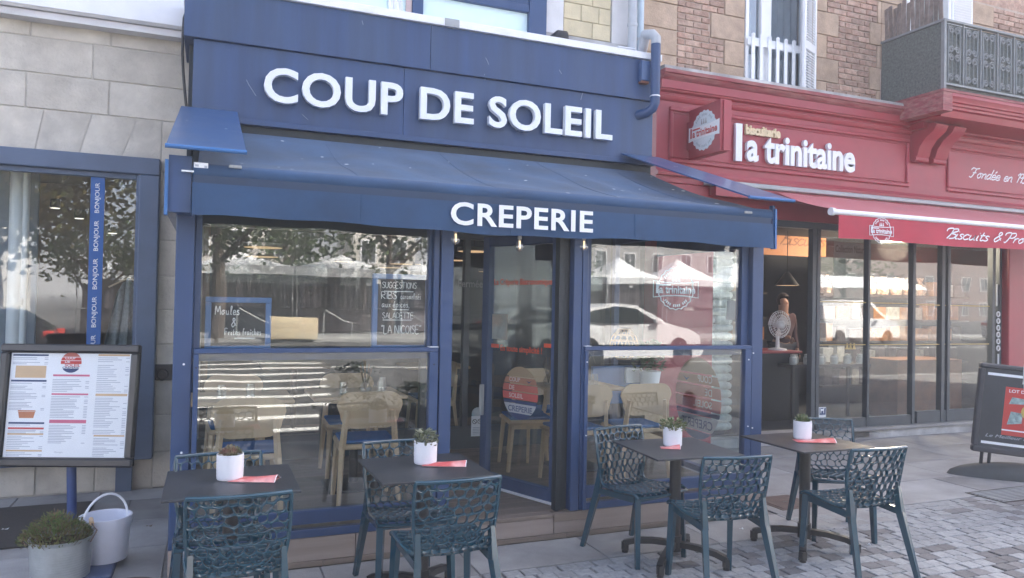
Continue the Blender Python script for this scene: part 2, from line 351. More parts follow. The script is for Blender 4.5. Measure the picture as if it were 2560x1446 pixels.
# hand-drawn strokes for chalk and script lettering (unit height 1 = cap height)
ST = {
'A': [[(0, 0), (.3, 1), (.6, 0)], [(.12, .38), (.5, .38)]], 'B': [[(0, 0), (0, 1), (.4, .95), (.45, .72), (.05, .52), (.5, .42), (.5, .1), (0, 0)]],
'C': [[(.55, .85), (.3, 1), (.05, .7), (.05, .3), (.3, 0), (.58, .15)]], 'D': [[(0, 0), (0, 1), (.45, .8), (.5, .3), (0, 0)]],
'E': [[(.5, 1), (0, 1), (0, 0), (.5, 0)], [(0, .52), (.4, .52)]], 'F': [[(.5, 1), (0, 1), (0, 0)], [(0, .52), (.38, .52)]],
'G': [[(.58, .85), (.3, 1), (.03, .6), (.08, .15), (.35, 0), (.58, .2), (.58, .45), (.35, .45)]], 'I': [[(.1, 0), (.1, 1)]], 'L': [[(0, 1), (0, 0), (.48, 0)]],
'M': [[(0, 0), (.1, 1), (.38, .3), (.68, 1), (.78, 0)]], 'N': [[(0, 0), (0, 1), (.55, 0), (.55, 1)]],
'O': [[(.3, 1), (.05, .75), (.05, .25), (.3, 0), (.56, .25), (.56, .75), (.3, 1)]], 'P': [[(0, 0), (.02, 1), (.45, .92), (.46, .6), (.02, .45)]],
'R': [[(0, 0), (0, 1), (.42, .93), (.42, .6), (.02, .48), (.5, 0)]], 'S': [[(.5, .88), (.25, 1), (.04, .78), (.25, .55), (.5, .3), (.3, 0), (0, .12)]],
'T': [[(0, 1), (.6, 1)], [(.3, 1), (.28, 0)]], 'U': [[(0, 1), (.02, .25), (.27, 0), (.52, .25), (.54, 1)]],
'a': [[(.4, .5), (.15, .5), (.02, .22), (.15, 0), (.38, .25), (.42, .5), (.42, .08), (.55, .05)]], 'c': [[(.38, .44), (.18, .52), (.02, .25), (.18, 0), (.42, .1)]],
'd': [[(.38, .45), (.18, .52), (.02, .24), (.15, 0), (.36, .2)], [(.44, 1.05), (.38, .15), (.5, .02)]],
'e': [[(.03, .25), (.36, .3), (.28, .52), (.08, .45), (.05, .1), (.22, 0), (.44, .12)]], 'f': [[(.42, .9), (.3, 1), (.2, .8), (.14, -.05)], [(0, .48), (.36, .5)]],
'h': [[(.06, 1), (.03, 0)], [(.03, .3), (.22, .52), (.36, .4), (.36, .05), (.46, 0)]], 'i': [[(.08, .5), (.06, .06), (.2, .02)], [(.11, .72), (.13, .76)]],
'l': [[(.02, .1), (.24, .85), (.15, 1), (.07, .75), (.07, .1), (.22, .02)]], 'm': [[(.04, .5), (.04, 0)], [(.04, .3), (.16, .52), (.25, .4), (.25, 0)], [(.25, .3), (.38, .52), (.48, .4), (.48, .05), (.58, 0)]],
'n': [[(.05, .5), (.03, 0)], [(.03, .3), (.22, .52), (.34, .4), (.34, .06), (.46, 0)]], 'o': [[(.2, .52), (.03, .28), (.18, 0), (.38, .25), (.2, .52), (.5, .46)]],
'p': [[(.07, .5), (.02, -.4)], [(.05, .35), (.25, .52), (.4, .3), (.22, 0), (.05, .12)]], 'r': [[(.04, .5), (.05, 0)], [(.05, .28), (.16, .48), (.34, .48)]],
's': [[(.32, .45), (.17, .52), (.06, .4), (.3, .16), (.18, 0), (0, .06)]], 't': [[(.16, .85), (.12, .12), (.22, .0), (.34, .08)], [(0, .52), (.34, .55)]],
'u': [[(.04, .5), (.04, .12), (.16, 0), (.34, .2), (.36, .5), (.36, .08), (.48, .02)]], 'x': [[(0, .5), (.34, 0)], [(.34, .5), (0, 0)]],
'&': [[(.55, .15), (.2, .75), (.28, 1), (.42, .8), (.06, .3), (.2, 0), (.5, .4)]], ':': [[(.06, .1), (.08, .14)], [(.06, .5), (.08, .54)]], ',': [[(.1, .08), (.04, -.16)]],
'"': [[(.04, 1.05), (.0, .85)], [(.2, 1.05), (.16, .85)]], '1': [[(.0, .75), (.22, 1), (.16, 0)]], '9': [[(.4, .7), (.22, 1), (.03, .75), (.2, .5), (.4, .7), (.3, 0)]],
}
ST['5'] = [[(.45, 1), (.1, 1), (.05, .55), (.35, .6), (.42, .25), (.2, 0), (0, .1)]]
ST['é'] = ST['e']+[[(.2, .7), (.34, .9)]]; ST['î'] = [[(.08, .5), (.06, .06), (.2, .02)], [(0, .68), (.1, .82), (.22, .68)]]
ST['K1'] = [[(-.35, .75), (-.3, 1.02), (-.02, 1.05), (.2, .92), (.22, .6), (.1, .1), (-.05, 0)]]                     # swash stem used by the script capitals
SCR = dict(ST)
SCR['B'] = [[(-.25, .72), (-.22, .98), (.12, 1.02), (.14, .5), (.0, 0)], [(.1, .95), (.42, 1.02), (.5, .8), (.15, .54), (.5, .42), (.46, .08), (.15, .0)]]
SCR['P'] = [[(-.25, .72), (-.22, .98), (.12, 1.02), (.14, .5), (.0, 0), (-.14, .08)], [(.1, .95), (.45, 1.02), (.54, .72), (.34, .48), (.12, .55)]]
SCR['F'] = [[(-.15, .78), (.0, 1.0), (.3, .93), (.62, 1.02)], [(.34, .94), (.24, .4), (.1, .02), (-.12, .1)], [(.1, .5), (.44, .53)]]
def smoothpts(p, n=5):
    if len(p) < 3: return p
    out = []
    for i in range(len(p)-1):
        a, b, c, d = [Vector(p[max(0, min(len(p)-1, k))]) for k in (i-1, i, i+1, i+2)]
        for k in range(n):
            t = k/n; out.append(.5*((2*b)+(c-a)*t+(2*a-5*b+4*c-d)*t*t+(-a+3*b-3*c+d)*t**3))
    out.append(Vector(p[-1])); return out
def strokes(name, s, m, parent, M, w, h, width=.05, shear=0., gap=.16, d=.001, smooth=True, table=None):
    """hand-drawn lettering as flat ribbons; h = cap height, w = total width"""
    table = table or ST; cx = 0; runs = []
    for ch in s:
        if ch == ' ': cx += .38; continue
        g = table.get(ch) or ST.get(ch); wd = max(x for r in g for x, y in r)
        for r in g: runs.append([(x+cx+y*shear, y) for x, y in r])
        cx += wd+gap
    tot = cx-gap; k = w/tot if w else h; b = bmesh.new()
    for r in runs:
        p = [Vector(q[:2]) for q in (smoothpts(r) if smooth else r)]
        p = [Vector((q.x*k, q.y*h)) for q in p]
        L = []
        for i, q in enumerate(p):
            t = (p[min(i+1, len(p)-1)]-p[max(i-1, 0)]); t = t.normalized() if t.length > 1e-9 else Vector((1, 0)); nrm = Vector((-t.y, t.x))*width*h/2
            L.append((b.verts.new((q.x+nrm.x, q.y+nrm.y, d)), b.verts.new((q.x-nrm.x, q.y-nrm.y, d))))
        for A, B in zip(L, L[1:]): b.faces.new((A[0], A[1], B[1], B[0]))
    bmesh.ops.transform(b, matrix=M, verts=b.verts)
    me = bpy.data.meshes.new(name); b.to_mesh(me); b.free(); me.materials.append(m); return link(name, me, parent)
def circ(r, n=28, rx=1, ry=1, a0=0, a1=2*math.pi): return [(rx*r*math.cos(a0+(a1-a0)*k/n), ry*r*math.sin(a0+(a1-a0)*k/n)) for k in range(n if abs(a1-a0-2*math.pi) < 1e-6 else n+1)]
def flat(name, polys, m, parent, M, d=.001):
    b = MB()
    for p in polys: b.prism(p, d, M)
    return b.build(name, m, parent, 0)
def AP(x, y, p0, n):
    d = ray(x, y); n = Vector(n); return CAMPOS + d*((Vector(p0)-CAMPOS).dot(n)/d.dot(n))
# ================================================================ GROUND
b = MB(); ys = [(.62, -.11), (-14, .22), (-60, .5), (-900, 1.)]
for (ya, za), (yb, zb) in zip(ys, ys[1:]): b.face([(-900, ya, za), (-900, yb, zb), (900, yb, zb), (900, ya, za)])
kind(b.build('road', M_ROAD, None, 0), 'structure')
kind(MB().box(-60, 90, .62, .78, -.3, .0, .015).build('kerb', M_PAVE), 'structure')
pav = kind(MB().box(-60, 90, .784, 9, -.3, -.012).build('pavement', M_JOINT), 'structure')
kind(MB().box(-900, 900, 9, 900, -.4, -.1).build('ground', M_PAVE), 'structure')
def zroad(y): return -.11+(.62-y)*(.33/14.62)
marks = MB()
for i in range(9):                                                      # zebra crossing seen in the window panes
    y0 = -.5-i*1.0; marks.box(-1.2+.1*i, 1.7+.1*i, y0-.62, y0, -.3, zroad(y0)+.006)
for x0 in range(6, 40, 5): marks.box(x0, x0+.12, -10.8, -8.2, -.3, zroad(-9)+.03)
marks.box(2.6, 60, -7.75, -7.63, -.3, zroad(-7.7)+.006)
kind(marks.build('road_markings', M_MARK, None, 0), 'structure')
kind(MB().box(-60, 90, -15.2, -12.4, 0, zroad(-12.4)+.11, .02).build('far_pavement', M_PAVE), 'structure')
# paving slabs, piece by piece
slabcache = {}
def slab(x0, x1, y0, y1, m=None):
    k = (round(x1-x0, 2), round(y1-y0, 2))
    if k not in slabcache: slabcache[k] = MB().box(-k[0]/2+.004, k[0]/2-.004, -k[1]/2+.004, k[1]/2-.004, -.03, 0, .004).mesh('paving_slab', M_PAVE)
    link('paving_slab', slabcache[k], pav, ((x0+x1)/2, (y0+y1)/2, random.uniform(-.0012, .0012)))
for yi, (y0, y1) in enumerate([(6.78, 7.13), (6.15, 6.78), (5.5, 6.15), (4.85, 5.5), (4.2, 4.85)]):
    x = -2.6-.35*(yi % 2)
    while x < -.24:
        x1 = min(x+(.6 if yi == 0 else 1.2), -.22); slab(x, x1, y0, y1); x = x1
x = -.22
while x < 4.3: slab(x, x+.9, 4.3, 4.75); x += .9
for yi in range(4):
    x = 4.3+.0+.3*(yi % 2)
    if yi % 2: slab(4.3, 4.6, 4.62+yi*.62, 5.24+yi*.62)
    while x < 11.5: slab(x, x+1.2, 4.62+yi*.62, 5.24+yi*.62 if yi < 3 else 7.1); x += 1.2
# granite setts: the nearest and largest as single stones, the others joined
setts = []
for j in range(30):
    y = 4.60-.105*(j+.5)
    for i in range(74):
        x = -.2+.127*i+(.063 if j % 2 else 0)+random.uniform(-.008, .008)
        if x < 4.28 and y > 4.29: continue
        w_ = .148*random.choice((.9, 1, 1)); setts.append((x, y, w_))
def vis(x, y):
    d = Vector((x, y, 0))-CAMPOS; zc = d.dot(fw); return 1280+FPX*d.dot(rt)/zc, 723-FPX*d.dot(up)/zc
inview = [s for s in setts if -30 < vis(s[0], s[1])[0] < 2590 and vis(s[0], s[1])[1] < 1470]
inview.sort(key=lambda s: s[0]**2+s[1]**2)
single = set(inview[:300])
smesh = [MB().box(-.0605*k, .0605*k, -.0495, .0495, -.03, 0, .004).mesh('sett', m) for m in (M_SETT, M_SETTD) for k in (1, .92)]
rest = {0: MB(), 1: MB()}
for s in setts:
    h = random.random(); dark = h < (.30 if s[0] > 1.2 else .15) and (math.sin(s[0]*2.1+s[1]*3)+random.uniform(-.9, .9) > -.1)
    z = random.uniform(-.002, .002)
    if s in single: link('sett', smesh[(2 if dark else 0)+random.randint(0, 1)], pav, (s[0], s[1], z), (0, 0, random.uniform(-.02, .02)))
    else: rest[int(dark)].box(s[0]-.06, s[0]+.06, s[1]-.049, s[1]+.049, -.03, z)
kind(rest[0].build('sett_field', M_SETT, pav, 0), 'stuff'); kind(rest[1].build('dark_sett_field', M_SETTD, pav, 0), 'stuff')
# ================================================================ LEFT STONE BUILDING
WY = 7.15
sb = thing('stone_building', 'pale limestone building with dark blue shop window left of the blue restaurant', 'building', (-2, WY, 0))
bx('backing_wall', M_MORTAR, sb, -.42, -.06, WY+.005, WY+.3, 0, 4.1); bx('backing_wall', M_MORTAR, sb, -6, -.42, WY+.005, WY+.3, 2.84, 4.1)
bx('backing_wall', M_MORTAR, sb, -6, -.42, WY+.005, WY+.3, -.1, .27); bx('backing_wall', M_MORTAR, sb, -6, -3.2, WY+.005, WY+.3, .27, 2.84)
bx('upper_wall', M_RENDER, sb, -14, -.1, WY+.05, WY+4, 4.1, 11.4)
bx('roof', M_ROOF, sb, -14, -.1, WY-.3, WY+4.4, 11.4, 11.6)
corn = AY(0, 10, WY-.16).z
cn = MB(); cn.prism([(WY+.1, corn+.03), (WY-.16, corn), (WY-.19, corn+.02), (WY-.19, corn+.9), (WY+.1, corn+.9)], 6.4, Matrix(((0, 0, 1, -6.6), (1, 0, 0, 0), (0, 1, 0, 0), (0, 0, 0, 1))))
cn.build('cornice_band', M_WHITE, sb)
cn = MB().box(-6.6, -.2, WY-.13, WY+.05, corn-.06, corn-.002); cn.build('cornice_soffit', M_RENDER, sb)
def stone(x0, x1, z0, z1):
    d = random.uniform(0, .006)
    MB().box(x0+.005, x1-.005, WY-d, WY+.05, z0+.005, z1-.005, .005).build('stone_block', M_STONE, sb)
zr = [AY(410, p, WY).z for p in (430, 516, 602, 690, 775, 861, 949, 1037, 1129)]+[0]
for a, c in zip(zr, zr[1:]): stone(-.42, -.09, c, a)
zt = [corn+.02]+[AY(0, p, WY).z for p in (81, 172.6, 263)]
def jx(*pp): return [AY(x, y, WY).x for x, y in pp]
rows = [jx((78, 50), (278, 70)), jx((233, 150)), jx((65, 220), (273, 250))]
for (z1, z0), js in zip(zip(zt, zt[1:]), rows):
    xs = [-2.9]+js+[-.09]
    for a, c in zip(xs, xs[1:]): stone(a, c, z0, z1)
zv1 = zt[3]; zv0 = 2.845
vj = [(AY(110, 277, WY).x, AY(87, 372, WY).x), (AY(230, 288, WY).x, AY(197, 383, WY).x), (AY(343, 299, WY).x, AY(303, 390, WY).x)]
vj = [(2*vj[0][0]-vj[1][0], 2*vj[0][1]-vj[1][1])]+vj; vj = [(2*vj[0][0]-vj[1][0], 2*vj[0][1]-vj[1][1])]+vj+[(-.42, -.42)]
XZ = Matrix(((1, 0, 0, 0), (0, 0, 1, WY), (0, 1, 0, 0), (0, 0, 0, 1)))
for (a1, a0), (c1, c0) in zip(vj, vj[1:]):
    MB().prism([(a0+.005, zv0), (c0-.005, zv0), (c1-.005, zv1-.005), (a1+.005, zv1-.005)], .06, XZ @ Matrix.Translation((0, 0, -random.uniform(0, .006)))).build('voussoir', M_STONE, sb)
stone(-.42, -.09, zr[0]+.0, zv1)
for a, c in ((-2.6, -1.9), (-1.9, -1.29), (-1.29, -.86), (-.86, -.42)): stone(a, c, 0.0, .262)
# shop window of the stone building
wf = MB(); wf.box(-3.2, -.42, 7.03, 7.2, 2.70, 2.845, .008); wf.box(-.575, -.42, 7.03, 7.2, .27, 2.698, .008); wf.box(-3.2, -.577, 7.03, 7.2, .265, .36, .008); wf.box(-3.2, -3.05, 7.03, 7.2, .362, 2.698, .008)
wf.box(-.60, -.577, 7.07, 7.15, .362, 2.698); wf.box(-3.0, -.602, 7.07, 7.15, 2.66, 2.698)
fr = wf.build('window_frame', M_SLATE, sb)
MB().box(-3.05, -.6, 7.10, 7.108, .36, 2.66).build('pane', M_GLASS, fr)
bx('frame_leg', M_SLATE, sb, AY(289, 1200, 7.1).x, AY(329, 1200, 7.1).x, 7.08, 7.149, 0, .264)
rx0, rx1 = AY(228, 440, 7.1).x, AY(263, 440, 7.1).x
MB().box(rx0, rx1, 7.093, 7.0985, .7, 2.66).build('window_ribbon', M_TEALPR, fr)
for k, (ya, yb) in enumerate([(457, 533), (552, 628), (647, 724), (742, 819), (838, 914)]):
    za, zb = AY(245, yb, 7.09).z, AY(245, ya, 7.09).z
    text('ribbon_lettering', 'BONJOUR', M_SIGNW, fr, TM(rx0+.078, 7.0925, za) @ Matrix.Rotation(RAD(90), 4, 'Z'), zb-za, .045, .001, .012)
ro = MB(); ro.box(-3.6, -.1, 9.6, 9.7, 0, 3); ro.box(-3.6, -.1, 7.3, 9.6, 2.9, 3.0); ro.box(-3.7, -3.6, 7.3, 9.7, 0, 3); ro.box(-.1, 0, 7.3, 9.7, 0, 3); ro.box(-3.6, -.1, 7.3, 9.7, -.05, .25)
ro.build('shop_interior', mat('brown_interior', (.17, .11, .06), .8, .25, 1.5), sb)
for px_, py_ in ((138, 520), (198, 546), (281, 583)):
    p = AY(px_, py_, 8.9); m_ = MB().lathe([(0, 0), (.05, 0), (.045, .09), (0, .09)], p, 14); lp = m_.build('ceiling_spotlight', M_BLACK, sb)
    MB().lathe([(0, 0), (.043, 0), (.043, .004), (0, .004)], p-Vector((0, 0, .006)), 14).build('spotlight_glow', M_SPOT, lp)
pp = MB()
for px_, r_ in ((40, .055), (62, .03)):
    p = AY(px_, 600, 7.5); pp.tube([(p.x, 7.5, .26), (p.x, 7.5, 2.9)], r_, 14)
p = AY(40, 755, 7.5); pp.tube([(p.x, 7.5, p.z-.03), (p.x, 7.5, p.z+.03)], .066, 14)
pp.build('white_pipe', M_WHITE, sb)
bx('reflection_panel', mat('grey_blue_reflection', (.2, .25, .31), .7, .1, 2), sb, -3, AY(93, 600, 7.7).x, 7.7, 7.75, .26, 2.9)  # added panel, its flat grey-blue stands in for a reflection in the pane
# coat hanging in that window
cx, cz = AY(322, 700, 7.45).x, AY(322, 700, 7.45).z
ct = thing('hanging_coat', 'grey wool coat on a hanger inside the dark blue shop window', 'coat', (cx, 7.45, cz))
MB().grid(lambda u, v: (cx+(u-.5)*(.12+.26*v**.6)+.01*math.sin(u*25+v*3), 7.45+.05*math.sin(u*9)*v+.03*math.sin(u*22), cz+.02-(.62*v)-.16*abs(u-.5)*(1-v)), 24, 14).build('coat_body', M_COATC, ct)
MB().tube([(cx-.16, 7.46, cz-.07), (cx, 7.46, cz+.02), (cx+.16, 7.46, cz-.07)], .008).build('hanger', M_WOODL, ct)
# speaker / plate on the wall
bp = AY(386, 912, WY-.03); bp2 = AY(431, 950, WY-.03)
vb = thing('wall_intercom', 'black square intercom plate with round button on the stone wall', 'intercom', (bp.x, WY, bp.z))
bx('plate', M_BLACK, vb, bp.x, bp2.x, WY-.03, WY+.01, bp2.z, bp.z, .004)
c_ = AY(405, 937, WY-.03); MB().tube([(c_.x+.045*math.cos(a), WY-.034, c_.z+.045*math.sin(a)) for a in [k*math.pi/8 for k in range(16)]], .009, 6, closed=True).build('ring', M_BLACK, vb)
# ================================================================ BLUE RESTAURANT (veranda + fascia box + first floor)
cr = thing('restaurant', 'blue crepe restaurant with glazed veranda between the stone and the red shop', 'building', (2, 4.8, 0))
GY = 4.78
def post(name, x0, x1, y0=GY, y1=GY+.13, z0=.18, z1=2.40, m=M_NAVY): return bx(name, m, cr, x0, x1, y0, y1, z0, z1, .004)
post('corner_post', -.19, -.088); post('corner_post', 4.047, 4.156)
post('door_post', 1.436, 1.522, GY-.01); post('door_post', 2.432, 2.498, GY-.01); post('door_post', 2.505, 2.552, GY-.004)
post('door_post', 1.39, 1.43, GY+.01)
for x0, x1, sl_, sr_ in ((-.085, 1.388, -.048, 1.366), (2.556, 4.044, 2.60, 3.975)):
    f = MB(); f.box(x0, sl_, GY+.045, GY+.12, 1.30, 2.40, .003); f.box(sr_, x1, GY+.045, GY+.12, 1.30, 2.40, .003); f.box(sl_+.001, sr_-.001, GY+.045, GY+.12, 2.34, 2.40); f.box(sl_+.001, sr_-.001, GY+.045, GY+.12, 1.285, 1.325)
    o = f.build('upper_window_frame', M_NAVYP, cr)
    pn = MB().box(sl_-.005, sr_+.005, -.003, .003, 0, 1.05).build('pane', M_GLASS, o); pn.location = (0, GY+.075, 1.32); pn.rotation_euler = (RAD(.3), 0, 0)
    f = MB(); s0 = x0+.008; s1 = x1+.035 if x0 < 0 else x1-.02
    if x0 > 0: s0 = x0-.03
    f.box(s0, s1, GY-.026, GY+.03, 1.333, 1.362, .003); f.box(s0, s0+.028, GY-.026, GY+.03, .182, 1.332, .003); f.box(s1-.06, s1, GY-.026, GY+.03, .182, 1.332, .003)
    f.box(s0+.029, s1-.061, GY-.02, GY+.03, .265, .35, .003); f.box(s0+.029, s1-.061, GY-.02, GY+.03, .182, .232, .003)
    o = f.build('wind_screen_frame', M_NAVY, cr)
    MB().box(s0+.02, s1-.05, GY-.002, GY+.004, .24, 1.34).build('pane', M_GLASS, o)
    t_ = MB(); t_.box(s1-.062, s1+.002, GY-.03, GY+.034, 1.3625, 1.367) if x0 < 0 else t_.box(s0-.004, s0+.05, GY-.03, GY+.034, 1.3625, 1.367); t_.build('end_cap', M_SIGNW, o)
    for xx in (s0+.015, s1-.03):
        for zz in (1.25, .72): MB().tube([(xx, GY-.031, zz), (xx, GY-.024, zz)], .005, 8).build('screw', M_SIGNW if xx > 1.3 and x0 > 0 else M_BLACK, o)
for zz in (1.27, .75): MB().tube([(-.13, GY-.006, zz), (-.13, GY+.01, zz)], .007, 8).build('screw', M_SIGNW, cr)
for zz in (1.30, .70): MB().tube([(4.06, GY-.006, zz), (4.06, GY+.01, zz)], .006, 8).build('screw', M_SIGNW, cr)
bx('lintel', M_NAVYP, cr, 1.525, 2.43, GY+.02, GY+.12, 2.24, 2.40)
bx('veranda_roof', M_NAVYD, cr, -.19, 4.156, GY, 7.14, 2.403, 2.44)
# side walls of the veranda
for X in (-.15, 4.11):
    f = MB()
    for y in (4.93, 7.06): f.box(X-.03, X+.03, y-.03, y+.03, .19, 2.40)
    f.box(X-.03, X+.03, 4.97, 7.02, .19, .3) if X < 0 else f.box(X-.03, X+.03, 4.97, 7.02, .19, .24); f.box(X-.03, X+.03, 4.97, 7.02, 2.32, 2.40)
    o = f.build('side_window_frame', M_NAVYP, cr)
    MB().box(X-.003, X+.003, 4.96, 7.03, .24, 2.35).build('pane', M_GLASSI, o)
# deck: nosing boards, riser boards and the floor
dk = thing('wooden_deck', 'brown wooden deck with stepped front under the blue veranda', 'deck', (2, 4.8, 0))
def board(x0, x1, y0, y1, z0, z1, m=M_DECK): MB().box(x0+.002, x1-.002, y0, y1, z0, z1, .003).build('plank', m, dk)
board(-.19, .9, GY-.02, GY+.02, .036, .178, M_DECKP); board(.9, 1.52, GY-.02, GY+.02, .036, .178, M_DECKP); board(2.6, 4.17, GY-.02, GY+.02, .036, .178, M_DECKP)
board(1.52, 2.3, GY-.02, GY+.02, .036, .15, M_DECKP); board(2.3, 2.6, GY-.02, GY+.02, .036, .118, M_DECKP); board(2.3, 2.6, GY-.022, GY+.02, .12, .178)
board(1.52, 2.3, GY-.024, GY+.05, .152, .178)
board(-.19, .7, GY-.026, GY+.02, 0, .034); board(.7, 2.4, GY-.026, GY+.02, 0, .034); board(2.4, 4.17, GY-.026, GY+.02, 0, .034)
y = GY+.054; k = 0
while y < 9.0:
    xs = [-.14, 1.2+.7*(k % 3), 4.08] if y < 7 else [-.14, 2.+.7*(k % 3), 4.6]
    for a, c in zip(xs, xs[1:]): board(a, c, y, y+.136, .15, .178)
    y += .14; k += 1
# door leaf, open inwards
HX, HY = 2.415, 4.93; EX, EY = 2.10, 5.72
dl = math.hypot(HX-EX, HY-EY); drz = math.atan2(HY-EY, HX-EX); DM = Matrix.Translation((EX, EY, 0)) @ Matrix.Rotation(drz, 4, 'Z')
f = MB(); f.box(0, .075, -.03, .03, .195, 2.2, .004, DM); f.box(dl-.075, dl, -.03, .03, .195, 2.2, .004, DM); f.box(.076, dl-.076, -.03, .03, 2.12, 2.2, .004, DM); f.box(.076, dl-.076, -.03, .03, .195, .29, .004, DM)
door = f.build('door', M_NAVYP, cr); MB().box(.07, dl-.07, -.003, .003, .28, 2.13, 0, DM).build('pane', M_GLASS, door)
MB().box(.03, dl-.01, -.045, -.02, .182, .20, .003, DM).build('brush_strip', M_WHITE, door)
MB().box(.03, .05, -.075, -.03, .75, 1.0, .005, DM).build('handle', M_GREY, door)
sl2 = MB()
for i, (a, c) in enumerate(((2.33, 2.352), (2.357, 2.375), (2.382, 2.405), (2.41, 2.43))): sl2.box(a+.0, c, GY+.02+.012*i, GY+.09, .18, 2.4)
for z in (.3, .38, .75, .82, 1.3, 1.38, 1.7, 1.95): sl2.box(2.36, 2.368, GY+.03, GY+.045, z, z+.03)
sl2.build('door_seal', M_NAVYD, cr)
dn = Vector((math.sin(drz), -math.cos(drz), 0))
def onleaf(x, y): return (AP(x, y, (EX, EY, 0), dn)-Vector((EX, EY, 0)))
def leafM(u, z): return DM @ Matrix.Translation((u, -.0045, z)) @ FACE
du = lambda x, y: (onleaf(x, y).to_2d().dot(Vector((math.cos(drz), math.sin(drz)))), onleaf(x, y).z)
def logo(parent, M, rx, rz, name='window_decal'):
    """the restaurant's striped disc; M maps decal plane (centre at origin)"""
    def band(z0, z1, m):
        p = []
        for k in range(15):
            z = z0+(z1-z0)*k/14; p.append((rx*math.sqrt(max(0, 1-z*z)), rz*z))
        q = [(-x, z) for x, z in p][::-1]; flat(name, [p+q], m, parent, M)
    band(.62, .999, mat('decal_sand', (.36, .27, .17), .6, .05)); band(.36, .575, mat('decal_terracotta', (.40, .20, .13), .6, .05)); band(.06, .315, mat('decal_coral', (.46, .13, .10), .6, .05)); band(-.26, .02, mat('decal_red', (.52, .10, .09), .6, .05))
    band(-.40, -.30, M_NAVYPR); band(-.78, -.42, mat('decal_pale', (.42, .45, .48), .6, .05)); band(-.999, -.80, M_NAVYPR)
    F = Matrix.Translation((0, 0, .0015))
    for s_, z, wd in (('COUP', .41, .62), ('DE', .10, .3), ('SOLEIL', -.2, .8)): text(name, s_, mat('decal_letter', (.62, .55, .52), .6, .03), parent, M @ F @ Matrix.Translation((-.62*rx, z*rz, 0)), wd*rx, .17*rz, 0, .01)
    text(name, 'CREPERIE', M_NAVYPR, parent, M @ F @ Matrix.Translation((-.66*rx, -.72*rz, 0)), 1.36*rx, .22*rz, 0, .015)
    flat(name, [[(.35*rx, .5*rz), (.5*rx, .4*rz), (.66*rx, .52*rz), (.5*rx, .45*rz)]], M_NAVYPR, parent, M @ F)
u0_, z0_ = du(1301, 983); ua, za = du(1258, 983); ub, zb = du(1301, 917)
logo(door, leafM(u0_, z0_), u0_-ua, zb-z0_)
ua, za = du(1237, 711); ub, zb = du(1381, 711)
text('door_lettering', 'La Crêperie Bistronomique', mat('decal_bright_red', (.68, .10, .05), .6, .05), door, leafM(ua, za-.02), ub-ua, .062, 0, .02)
ua, za = du(1252, 875); ub, zb = du(1356, 875)
text('door_lettering', 'En toute simplicité !', MATS['decal_bright_red'], door, leafM(ua, za-.02), ub-ua, .062, 0, .02)
for a, c in ((1229, 1248), (1361, 1388)):
    ua, za = du(a, 864); ub, zb = du(c, 868); flat('door_lettering', [[(0, 0), (ub-ua, 0), (ub-ua, .03), (0, .03)]], MATS['decal_bright_red'], door, leafM(ua, za-.015))
ua, za = du(1231, 847); ub, zb = du(1270, 787)
flat('poster', [[(0, 0), (ub-ua, 0), (ub-ua, zb-za), (0, zb-za)]], mat('poster_sunset', (.40, .45, .42), .6, .2, 8, col2=(.5, .3, .17)), door, leafM(ua, za))
# mirrored disc, notice on the side pane (seen from inside)
p = AX(1745, 996, 4.1); pr = AX(1805, 996, 4.1); pt = AX(1745, 894, 4.1)
MX = Matrix.Translation((4.094, p.y, p.z)) @ Matrix(((0, 0, -1, 0), (1, 0, 0, 0), (0, 1, 0, 0), (0, 0, 0, 1)))
logo(cr, MX, abs(pr.y-p.y)*1.0, pt.z-p.z)
p = AX(1818, 800, 4.1); q = AX(1845, 752, 4.1)
flat('notice', [[(0, 0), (abs(q.y-p.y), 0), (abs(q.y-p.y), q.z-p.z), (0, q.z-p.z)]], M_PAPER, cr, Matrix.Translation((4.092, min(p.y, q.y), p.z)) @ Matrix(((0, 0, -1, 0), (1, 0, 0, 0), (0, 1, 0, 0), (0, 0, 0, 1))))
# inner shop front and dining room behind
f = MB()
for x in (-.1, 1.98, 2.42, 4.05): f.box(x-.03, x+.03, 7.12, 7.2, .18, 2.6)
for a, c in ((-.07, 1.95), (2.01, 2.39), (2.45, 4.02)): f.box(a, c, 7.12, 7.2, .18, .40); f.box(a, c, 7.12, 7.2, 2.3, 2.4)
o = f.build('inner_shop_front', M_ANTH, cr); MB().box(-.1, 4.05, 7.157, 7.163, .4, 2.3).build('pane', M_GLASSI, o)
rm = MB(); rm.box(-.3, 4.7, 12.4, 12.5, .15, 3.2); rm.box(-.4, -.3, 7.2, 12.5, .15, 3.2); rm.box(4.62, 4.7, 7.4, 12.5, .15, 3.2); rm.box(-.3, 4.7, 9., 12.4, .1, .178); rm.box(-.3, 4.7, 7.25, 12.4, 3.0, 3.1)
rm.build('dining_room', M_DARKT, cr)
bx('blue_bench_panel', M_BLUEFR, cr, AY(1480, 950, 6.98).x, AY(1600, 950, 6.98).x, 6.96, 7.0, .6, AY(1540, 915, 6.98).z)
p = AY(1566, 958, 6.9); q = AY(1605, 918, 6.9); bx('white_panel', M_WHITE, cr, p.x, q.x, 6.9, 6.94, p.z, q.z)
